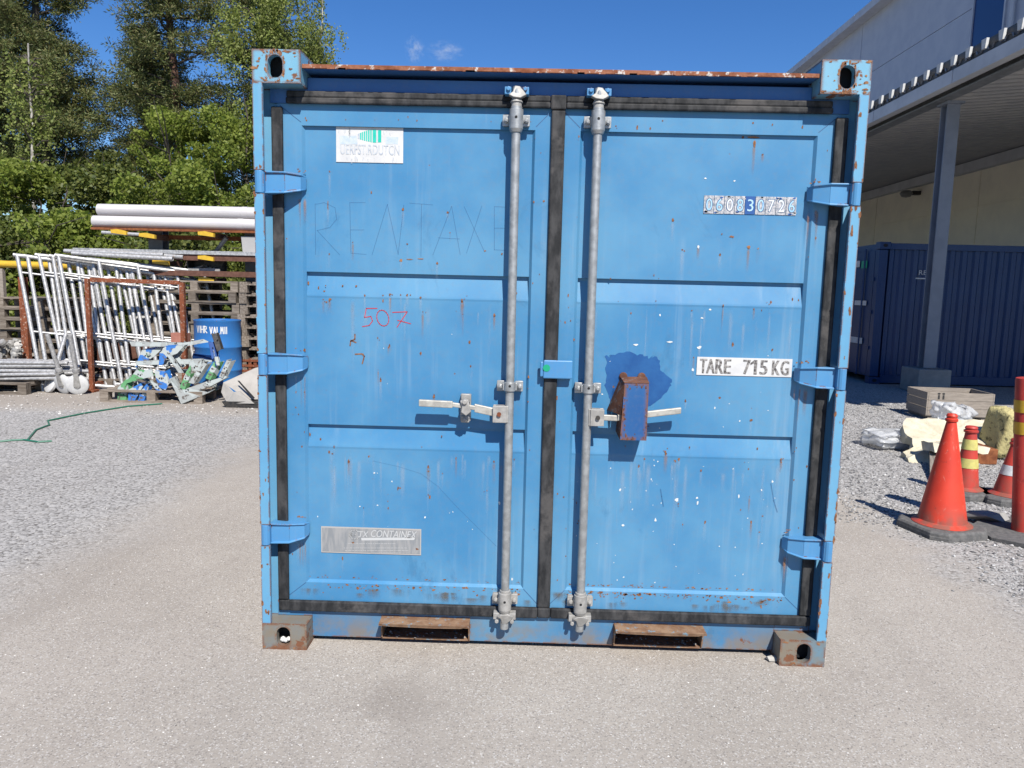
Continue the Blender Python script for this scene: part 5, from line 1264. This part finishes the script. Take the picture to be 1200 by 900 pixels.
# ================================================================== BUILDING ON THE RIGHT
WX = 13.0
M_bluewall = simple('grey_blue_wall_panel', (.52, .56, .66), (.58, .62, .70), 2, .6)
M_cream = simple('cream_wall_panel', (1.1, 1.03, .84), (1.0, .94, .78), 1.5, .7)
M_fascia = simple('light_grey_fascia', (.66, .68, .72), (.56, .58, .62), 3, .5)
M_glass = simple('blue_window_blind', (.02, .05, .18), None, rough=.15)
M_soffit = simple('dark_corrugated_sheet', (.44, .44, .45), (.52, .51, .50), 3, .6)
bd = empty('warehouse', (WX, 20, 0), 0, 'large grey-blue warehouse with cream lower wall on the right', 'building')
def bb(name, mat, f, parent=bd, bevel=0):
    mb = MB(); f(mb); o = mb.build(name, mat, parent, bevel=bevel)
    if parent is bd: o.location = (-WX, -20, 0)
    return o
Y0, Y1 = 6.0, 46.0
def lowwall(m):
    y = Y0
    while y < Y1:
        for z in range(4): m.box((WX, y+.025, z*1.31+.015), (WX+.2, y+5.975, z*1.31+1.295))
        y += 6
    m.box((WX+.02, Y0, 0), (WX+10, Y1, 5.3))
bb('lower_wall', M_cream, lowwall)
def upwall(m):
    y = Y0-1.3
    while y < Y1:
        for z in range(3): m.box((WX, y+.015, 5.32+z*2.04), (WX+.2, y+7.185, 5.32+z*2.04+2.02))
        y += 7.2
    m.box((WX+.03, Y0-1.2, 5.3), (WX+10, Y1, 11.4))
bb('upper_wall', M_bluewall, upwall)
def eave(m):
    y = Y0-1.5
    while y < Y1: m.box((WX-.42, y+.01, 11.35), (WX-.30, y+2.39, 11.60)); y += 2.4
    m.box((WX-.41, Y0-1.5, 11.36), (WX+10, Y1+.5, 11.40)); m.box((WX-.29, Y0-1.5, 11.48), (WX+10, Y1+.5, 11.66))
bb('roof', M_fascia, eave)
for yc in (18.35,):
    wf = bb('window', M_bluewall, lambda m: (m.box((WX-.05, yc-.75, 8.20), (WX-.001, yc+.75, 8.28)), m.box((WX-.05, yc+.70, 8.28), (WX-.001, yc+.76, 10.9)), m.box((WX-.05, yc-.76, 8.28), (WX-.001, yc-.70, 10.9)), m.box((WX-.05, yc-.75, 10.9), (WX-.001, yc+.75, 10.96))))
    p = bb('pane', M_glass, lambda m: m.box((WX-.012, yc-.698, 8.282), (WX-.0015, yc+.698, 10.898)), wf)
bb('downpipe', M_fascia, lambda m: m.tube([(WX-.09, 17.2, 5.3), (WX-.09, 17.2, 11.3)], .06, 10))
bb('pilaster', M_bluewall, lambda m: m.box((WX-.06, 15.9, 5.3), (WX-.002, 16.3, 11.3)))
lp = bb('wall_lamp', M_darkbolt, lambda m: (m.box((WX-.25, 21.05, 4.62), (WX-.002, 21.2, 4.74)),))
lg = MB(); lg.lathe([(.001, -.13), (.13, -.10), (.19, 0), (.13, .08), (.001, .10)], (WX-.42, 21.12, 4.66), 16); lg.build('lamp_shade', simple('dusty_lamp_glass', (.25, .25, .24), None, rough=.4), lp, smooth=True)

cn = empty('canopy', (7.1, 12, 0), 0, 'long corrugated canopy roof with gutter along the warehouse', 'canopy')
def cb(name, mat, f, bevel=0, parent=None):
    mb = MB(); f(mb); o = mb.build(name, mat, parent or cn, bevel=bevel)
    if not parent: o.location = (-7.1, -12, 0)
    return o
CY0, CY1 = 3.4, 34.0; CXE = 6.98
def corrugated(m):
    # trapezoidal sheet: ribs run from the gutter up to the wall
    y = CY0; vs = []; k = 0; P = .25
    prof = []
    while y < CY1: prof += [(y, 0), (y+.08, 0), (y+.11, .055), (y+.22, .055)]; y += P
    def zt(x): return 4.66+(x-CXE)*(5.18-4.66)/(WX-CXE)
    for py_, dz in prof:
        for x in (CXE-.12, WX-.01): vs.append((x, py_, zt(x)+dz))
    m.add(vs, [(2*i, 2*i+1, 2*i+3, 2*i+2) for i in range(len(prof)-1)])
    vs2 = [(a, b_, c+.004) for a, b_, c in vs]; m.add(vs2, [(2*i, 2*i+2, 2*i+3, 2*i+1) for i in range(len(prof)-1)], 0)
cb('roof_sheet', M_soffit, corrugated)
def tips(m):
    y = CY0
    while y < CY1:
        def zq(dy, dz): return (CXE-.125, y+dy, 4.665+dz)
        m.prism([zq(.105, .058), zq(.225, .058), zq(.205, -.07), zq(.125, -.07)], (.006, 0, 0)); y += .25
t_ = cb('rib_caps', M_white, lambda m: None) if False else None
mb = MB(); mb.prism([(-.16, .10, 4.79), (-.16, .215, 4.79), (-.16, .195, 4.665), (-.16, .12, 4.665)], (.035, 0, 0)); rc = mb.mesh('rib_cap', M_white)
y = CY0; k = 0
while y < CY1 and k < 90:
    o = bpy.data.objects.new('rib_cap', rc); COL.objects.link(o); o.parent = cn; o.location = (CXE-7.1, y-12, 0); y += .36; k += 1
def fas(m):
    y = CY0
    while y < CY1: m.box((CXE-.16, y+.012, 4.42), (CXE-.02, y+2.388, 4.60)); y += 2.4
    m.box((CXE-.15, CY0, 4.43), (CXE-.03, CY1, 4.59))
cb('gutter', M_fascia, fas)
cb('gutter_lip', simple('dark_flashing', (.06, .065, .075), None, rough=.5), lambda m: m.box((CXE-.10, CY0, 4.601), (CXE-.02, CY1, 4.80)))
cb('edge_beam', M_grey, lambda m: (m.box((CXE+.02, CY0, 4.36), (CXE+.22, CY1, 4.38)), m.box((CXE+.11, CY0, 4.381), (CXE+.13, CY1, 4.60)), m.box((CXE+.02, CY0, 4.601), (CXE+.22, CY1, 4.62))))
cb('wall_beam', M_fascia, lambda m: m.box((WX-.20, CY0, 4.88), (WX-.012, CY1, 5.14)))
def post(m, y):
    p = .095
    m.box((7.26-p, y-p, .38), (7.26+p, y-p+.02, 4.36)); m.box((7.26-p, y+p-.02, .38), (7.26+p, y+p, 4.36)); m.box((7.26-.012, y-p+.021, .38), (7.26+.012, y+p-.021, 4.36)); m.box((7.26-.13, y-.15, 4.32), (7.26+.13, y+.15, 4.355))
for y in (9.0, 15.0, 21.0, 27.0): cb('post', M_steelgrey, lambda m: post(m, y))
cb('post_footing', M_concrete, lambda m: m.box((7.02, 8.75, 0), (7.52, 9.3, .37)), bevel=.015)

# dark blue container under the canopy
nc_ = empty('shipping_container', (6.8, 9.9, 0), 0, 'dark navy blue corrugated container in the shade under the canopy', 'container')
CL, CW, CH = 6.06, 2.35, 2.36
mb = MB(); mb.m and None
vs = []; pr = corr(CL-.36, 0)
mb = MB()
for a, d_ in pr: vs += [(.18+a, .03+d_, .16), (.18+a, .03+d_, CH-.12)]
mb.add(vs, [(2*i, 2*i+2, 2*i+3, 2*i+1) for i in range(len(pr)-1)])
mb.build('side_wall', M_navy, nc_, fixn=False)
mb = MB(); mb.box((.02, .12, .12), (CL-.02, CW-.02, CH-.03)); mb.build('box_body', M_navy, nc_)
mb = MB(); mb.box((.18, 0, 0.02), (CL-.18, .06, .16)); mb.box((.18, 0, CH-.12), (CL-.18, .06, CH-.02)); mb.build('rails', M_navy, nc_, bevel=.004)
for x in (0, CL-.14): 
    for yq in (0, CW-.14): mb = MB(); mb.box((x, yq, .13), (x+.14, yq+.14, CH-.13)); mb.build('corner_post', M_navy, nc_, bevel=.004)
for x in (0, CL-.178):
    for y in (0, CW-.165):
        for z in (0, CH-.118):
            mb = MB(); mb.box((x, y, z), (x+.178, y+.165, z+.118)); mb.add([(x+.089+.04*cos(2*pi*k/16), y-.001, z+.06+.028*sin(2*pi*k/16)) for k in range(16)], [tuple(range(16))], 1); mb.build('corner_casting', [M_navy, M_black], nc_, bevel=.006)
dd = MB(); dd.box((-.002, .15, .16), (.019, CW/2-.01, CH-.14)); dd.box((-.002, CW/2+.01, .16), (.019, CW-.15, CH-.14))
for y in (.45, .95, 1.4, 1.9): dd.tube([(-.03, y, .12), (-.03, y, CH-.1)], .017, 8)
for z in (.6, 1.2, 1.75):
    dd.box((-.02, .10, z-.03), (-.003, .24, z+.03))
do_ = dd.build('door', M_navy, nc_)
# stickers on the door end and lettering on the side
M_stk = simple('white_sticker', (.7, .7, .7), (.55, .56, .58), 30, .6)
def stk(px0, px1, py0, py1, mat):
    a = atX(px0, py0, 6.78); b_ = atX(px1, py1, 6.78); mb = MB(); mb.box((-.024, a.y-9.9, b_.z), (-.021, b_.y-9.9, a.z)) ; mb.build('sticker', mat, do_)
for r_ in ((1002, 1007.5, 306, 313, M_stk), (1010, 1016, 306, 314, M_green), (1002, 1015, 352, 358, M_stk), (997, 1010, 394, 403, M_stk)): stk(*r_)
tm = MB(); p = at(1077, 322, 9.92); q = at(1091, 317, 9.92); text_faces(tm, 'RENT', p.x-6.8, q.x-6.8+.12, p.z, q.z, -.002+.03, 0); um = MB(); um.box((p.x-6.85, .024, p.z-.07), (q.x-6.8+.12, .028, p.z-.05), 0); um.build('underline', M_stk, nc_)
tm.build('lettering', M_stk, nc_, fixn=False)

# wooden crate
cr = empty('wooden_crate', (6.22, 6.45, 0), .0, 'open grey wooden crate with stamped side behind the cream board', 'crate')
for y_ in (-.27, .25):
    mb = MB(); mb.box((-.42, y_, .06), (.42, y_+.02, .168)); mb.box((-.42, y_, .1715), (.42, y_+.02, .283)); mb.box((-.42, y_, .2865), (.42, y_+.02, .398)); mb.build('long_side', M_wood2, cr, bevel=.003)
for x_ in (-.44, .4205):
    mb = MB()
    for z in (0.06, .175, .29): mb.box((x_, -.27, z), (x_+.0195, .27, z+.108))
    mb.build('end_side', M_wood2, cr, bevel=.003)
mb = MB(); mb.box((-.42, -.249, .04), (.42, .249, .058)); mb.box((-.4, -.25, 0), (-.3, .25, .039)); mb.box((.3, -.25, 0), (.4, .25, .039)); mb.build('crate_floor', M_wood, cr)
mb = MB(); M_stamp = simple('black_stamp_ink', (.03, .03, .03), None, rough=.8)
for (x, z, h_) in ((-.30, .30, .06), (-.24, .30, .06), (-.28, .16, .04)): mb.box((x, -.2712, z), (x+.025, -.2702, z+h_)); mb.add([(x+.012+.02*cos(2*pi*k/10), -.2715, z+h_+.02+.014*sin(2*pi*k/10)) for k in range(10)], [tuple(range(10))])
mb.build('stamp', M_stamp, cr)
cr.rotation_euler = (0, 0, -.06); cr.scale = (.88, 1, .84)

# cream insulation boards, plastic wrap and yellow foam block
def irregular_slab(name, poly, z0, z1, mat, label, cat, seed, amp=.02, rz=0, loc=(0, 0, 0), rot=(0, 0, 0)):
    bm = bmesh.new(); R = random.Random(seed); pts = []
    n = len(poly)
    for i in range(n):
        a, b_ = Vector(poly[i]), Vector(poly[(i+1) % n]); m = max(1, int((b_-a).length/.07))
        for k in range(m): p = a+(b_-a)*k/m; pts.append((p.x+R.uniform(-amp, amp)*.6, p.y+R.uniform(-amp, amp)*.6))
    mb = MB(); N_ = len(pts); lv = [z0, z0+(z1-z0)*.33, z0+(z1-z0)*.66, z1]
    vs = []
    for z in lv:
        for x, y in pts: vs.append((x+R.uniform(-amp, amp)*.4, y+R.uniform(-amp, amp)*.4, z+R.uniform(-amp, amp)*.2))
    c0 = (sum(p[0] for p in pts)/N_, sum(p[1] for p in pts)/N_); vs.append((*c0, z1)); vs.append((*c0, z0))
    fs = []
    for l_ in range(3): fs += [(l_*N_+i, l_*N_+(i+1) % N_, (l_+1)*N_+(i+1) % N_, (l_+1)*N_+i) for i in range(N_)]
    fs += [(3*N_+i, 3*N_+(i+1) % N_, 4*N_) for i in range(N_)] + [((i+1) % N_, i, 4*N_+1) for i in range(N_)]
    mb.add(vs, fs); o = mb.build(name, mat, smooth=False); o.location = loc; o.rotation_euler = rot
    return tag(o, label, cat)
def ragged(name, pxs, mat, label, cat, thick, seed, amp=.012):
    """slab from an outline of real points: each corner is measured at its own distance"""
    R_ = random.Random(seed); P = [at(*q) for q in pxs]; out = []
    for i_ in range(len(P)):
        a_, b2 = P[i_], P[(i_+1) % len(P)]; m_ = max(1, int((b2-a_).length/.05))
        for k_ in range(m_): q = a_+(b2-a_)*k_/m_; out.append(q+Vector((R_.uniform(-amp, amp), 0, R_.uniform(-amp, amp))))
    cen = sum(out, Vector())/len(out); out = [q-cen for q in out]; T = Vector(thick); n_ = len(out)
    vs = []
    for k_ in range(4): vs += [q+T*(k_/3)+Vector((R_.uniform(-amp, amp), R_.uniform(-amp, amp), R_.uniform(-amp, amp)))*.5 for q in out]
    vs += [Vector((0, 0, 0)), T]; fs = [(k_*n_+i_, k_*n_+(i_+1) % n_, (k_+1)*n_+(i_+1) % n_, (k_+1)*n_+i_) for k_ in range(3) for i_ in range(n_)]
    fs += [((i_+1) % n_, i_, 4*n_) for i_ in range(n_)]+[(3*n_+i_, 3*n_+(i_+1) % n_, 4*n_+1) for i_ in range(n_)]
    mb_ = MB(); mb_.add(vs, fs); o_ = mb_.build(name, mat); o_.location = cen; return tag(o_, label, cat)
ragged('insulation_board', [(1068, 547, 3.70), (1097, 547, 3.72), (1120, 540, 3.8), (1150, 522, 4.05), (1159, 520, 4.1), (1158, 492, 4.45), (1062, 491, 4.40), (1058, 497, 4.32), (1060, 506, 4.2), (1069, 513, 4.1), (1070, 523, 4.0), (1060, 528, 3.95)], M_foam, 'large ragged cream insulation board lying tilted behind the red cones', 'insulation board', (.0, .05, -.08), 4)
ragged('insulation_board', [(1092, 520, 3.66), (1160, 524, 3.66), (1158, 532, 3.60), (1094, 530, 3.60)], M_foam, 'narrow cream board strip in front of the larger ragged board', 'insulation board', (0, .2, -.02), 6)
# foam block: blocky, leaning
def lumpy(name, c, size, mat, label, cat, seed, amp, rot=(0, 0, 0), sub=3, parts=None):
    bm = bmesh.new(); bmesh.ops.create_cube(bm, size=1)
    bmesh.ops.subdivide_edges(bm, edges=bm.edges, cuts=sub*2, use_grid_fill=True)
    from mathutils import noise as mn
    for v in bm.verts:
        p = v.co.copy(); r_ = max(abs(p.x), abs(p.y), abs(p.z)); rd = p.normalized()*.62
        q = p.lerp(rd, .28); n3 = mn.noise_vector(q*4+Vector((seed, 0, 0)))*amp+mn.noise_vector(q*11+Vector((seed, 3, 0)))*amp*.4
        v.co = Vector(((q.x+n3.x)*size[0], (q.y+n3.y)*size[1], (q.z+n3.z)*size[2]))
    me = bpy.data.meshes.new(name); bm.to_mesh(me); bm.free(); me.materials.append(mat)
    me.polygons.foreach_set('use_smooth', [True]*len(me.polygons))
    o = bpy.data.objects.new(name, me); COL.objects.link(o); o.location = c; o.rotation_euler = rot
    return tag(o, label, cat)
p = at(1172, 512, 4.05); lumpy('foam_block', (p.x, 4.05, .25), (.17, .26, .43), M_foam2, 'dirty yellow foam block with rounded edges standing behind the red and yellow post', 'foam block', 3, .05, (RAD(12), RAD(4), RAD(12)), 4)
lumpy('plastic_bag', (4.58, 4.45, .09), (.46, .34, .13), M_plastic, 'crumpled clear plastic wrap left of the cream board', 'plastic wrap', 7, .16, (0, 0, .2), 6)
lumpy('plastic_bag', (5.62, 5.3, .22), (.40, .24, .20), M_plastic, 'crumpled clear plastic standing behind the right end of the board', 'plastic wrap', 11, .16, (0, .2, .4), 6)
mb = MB(); mb.box((-.20, -.15, 0), (.20, .15, .14)); o = mb.build('red_box', M_rust, bevel=.01); o.location = (4.98, 3.92, 0); tag(o, 'dull red-brown box between the cone and the yellow foam block', 'box')
mb = MB(); mb.box((-.45, -.05, 0), (.45, .05, .05)); o = mb.build('plank', M_wood); o.location = (4.50, 3.50, .03); o.rotation_euler = (0, -.12, 1.1); tag(o, 'short brown plank leaning on the cream board behind the big cone', 'plank')

# traffic cones
def cone(name, h, r0, r1, body_mat, bands, base_w, label, cat, loc, rz=0, cap=True, hexa=False, group='traffic cones'):
    root = empty(name, loc, rz, label, cat, group)
    prof = [(r0+.03, .045), (r0+.032, .055), (r0, .075)]
    zs = sorted(set([.075, h-.05]+[z for b_ in bands for z in b_[:2]]))
    def rad(z): return r0+(r1-r0)*(z-.075)/(h-.05-.075)
    mb = MB()
    full = prof+[(rad(z), z) for z in np.linspace(.10, h-.05, 9)]+[(r1*1.25, h-.045), (r1*1.3, h-.032), (r1*1.0, h-.026), (r1*1.15, h-.012), (r1*.9, h), (r1*.5, h)]
    mb.lathe(full, n=36); body = mb.build('cone_body', body_mat, root, smooth=True)
    for z0_, z1_, m_ in bands:
        m2 = MB(); vs = []; n = 36
        for z in (z0_, z1_):
            for k in range(n): q = 2*pi*k/n; vs.append(((rad(z)+.0025)*cos(q), (rad(z)+.0025)*sin(q), z))
        m2.add(vs, [(k, (k+1) % n, n+(k+1) % n, n+k) for k in range(n)]); m2.build('reflective_band', m_, body, smooth=True)
    mb = MB(); w2 = base_w/2; c = w2*.34
    octo = [(-w2+c, -w2), (w2-c, -w2), (w2, -w2+c), (w2, w2-c), (w2-c, w2), (-w2+c, w2), (-w2, w2-c), (-w2, -w2+c)]
    vs = []; lv = ((1.0, .0), (1.0, .022), (.985, .026), (.985, .040), (.93, .052))
    for s_, z in lv: vs += [(a*s_, b_*s_, z) for a, b_ in octo]
    fs = [(i*8+k, i*8+(k+1) % 8, (i+1)*8+(k+1) % 8, (i+1)*8+k) for i in range(4) for k in range(8)]+[tuple(range(7, -1, -1)), tuple(32+k for k in range(8))]
    mb.add(vs, fs); mb.build('base', M_conebase, root, bevel=.003)
    return root
p = gnd(1113, 628); cone('traffic_cone', .74, .138, .028, M_cone, [], .42, 'large plain orange-red cone on a grey rubber base, nearest to the container', 'cone', (p.x, p.y+.10, 0), .25)
p = gnd(1136, 583); cone('traffic_cone', .52, .085, .038, M_coneold, [(.35, .425, M_yellow2), (.215, .285, M_yellow2)], .36, 'slim faded red cone with two yellow bands just behind the large cone', 'cone', (p.x, p.y+.06, 0), .2)
p = gnd(1193, 592); cone('traffic_cone', .46, .105, .028, M_coneold, [(.20, .27, M_stk)], .38, 'red cone with one white band partly behind the red and yellow post', 'cone', (p.x, p.y+.10, 0), -.2)
# red and yellow marker post, leaning slightly
p = gnd(1206, 632); PH = at(1200, 441, p.y+.05).z/1.04
mp = empty('marker_post', (p.x, p.y+.05, 0), 0, 'red marker post with yellow bands at the right edge of the picture', 'post')
mb = MB(); mb.lathe([(.068, .04), (.066, .06), (.062, 1.02*PH), (.058, 1.035*PH), (.001, 1.04*PH)], n=28); mb.build('post_body', M_coneold, mp, smooth=True)
for z in (.82*PH, .68*PH):
    mb = MB(); vs = []; n = 28
    for zz in (z, z+.075):
        for k in range(n): q = 2*pi*k/n; vs.append((.0665*cos(q), .0665*sin(q), zz))
    mb.add(vs, [(k, (k+1) % n, n+(k+1) % n, n+k) for k in range(n)]); mb.build('reflective_band', M_yellow, mp, smooth=True)
mb = MB(); mb.lathe([(.012, -.001), (.012, .0)], (-.015, -.0655, .62), 14, axis='y'); mb.build('hole', M_black, mp)
mb = MB(); w2 = .26; mb.prism([(-w2, -.1, 0), (-.12, -w2, 0), (.12, -w2, 0), (w2, -.1, 0), (w2, .12, 0), (.1, w2, 0), (-.1, w2, 0), (-w2, .12, 0)], (0, 0, .045)); mb.build('base', M_conebase, mp, bevel=.004); mp.rotation_euler = (0, -.085, 0)
mb = MB()
Rk = random.Random(3)
vs = [(Rk.uniform(-.16, .16), Rk.uniform(-.10, .10), Rk.uniform(0, .09)) for _ in range(16)]
bm = bmesh.new(); [bm.verts.new(v) for v in vs]; bmesh.ops.convex_hull(bm, input=bm.verts)
me = bpy.data.meshes.new('rag'); bm.to_mesh(me); bm.free(); me.materials.append(M_concrete); o = bpy.data.objects.new('rag', me); COL.objects.link(o); o.location = (4.02, 1.98, .0); tag(o, 'grey torn scrap lying between the large cone and the marker post', 'scrap')
# a lone stone at the foot of the right casting and small litter on the ground
mb = MB(); Rk = random.Random(8)
bm = bmesh.new(); [bm.verts.new((Rk.uniform(-.032, .032), Rk.uniform(-.02, .02), Rk.uniform(0, .022))) for _ in range(14)]; bmesh.ops.convex_hull(bm, input=bm.verts)
me = bpy.data.meshes.new('stone'); bm.to_mesh(me); bm.free(); me.materials.append(simple('pale_stone', (.5, .48, .44), (.38, .36, .33), 20, .9)); o = bpy.data.objects.new('stone', me); COL.objects.link(o); p = gnd(905, 774); o.location = (p.x, p.y, 0); tag(o, 'small pale stone on the ground beside the lower right corner casting', 'stone')

# two wisps of cloud high and far away
M_cl = None
b = NB('cloud_vapour'); 
vol = b.n('ShaderNodeVolumePrincipled'); vol.inputs['Color'].default_value = (1, 1, 1, 1)
gsep = b.n('ShaderNodeVectorMath', operation='LENGTH'); b.l(b.obj(), gsep.inputs[0])
fall = b.rmp(gsep.outputs['Value'], 1.0, .15); nz = b.rmp(b.noise(2.6, 6, .6), .47, .68)
b.l(b.math('MULTIPLY', b.math('MULTIPLY', fall, nz), .10), vol.inputs['Density']); b.t.links.new(vol.outputs[0], b.out.inputs['Volume'])
for l_ in list(b.out.inputs['Surface'].links): b.t.links.remove(l_)
for (px, py, sx, sz, lb) in ((522, 60, 17, 9, 'right and brighter of two small wisps of cloud'), (486, 58, 9, 12, 'left and fainter of two small wisps of cloud')):
    d = ray(px, py); c = CP+d*(600/d.y); bm = bmesh.new(); bmesh.ops.create_icosphere(bm, subdivisions=3, radius=1); me = bpy.data.meshes.new('cloud'); bm.to_mesh(me); bm.free(); me.materials.append(b.m)
    o = bpy.data.objects.new('cloud', me); COL.objects.link(o); o.location = c; o.scale = (sx, 10, sz); o['kind'] = 'structure'
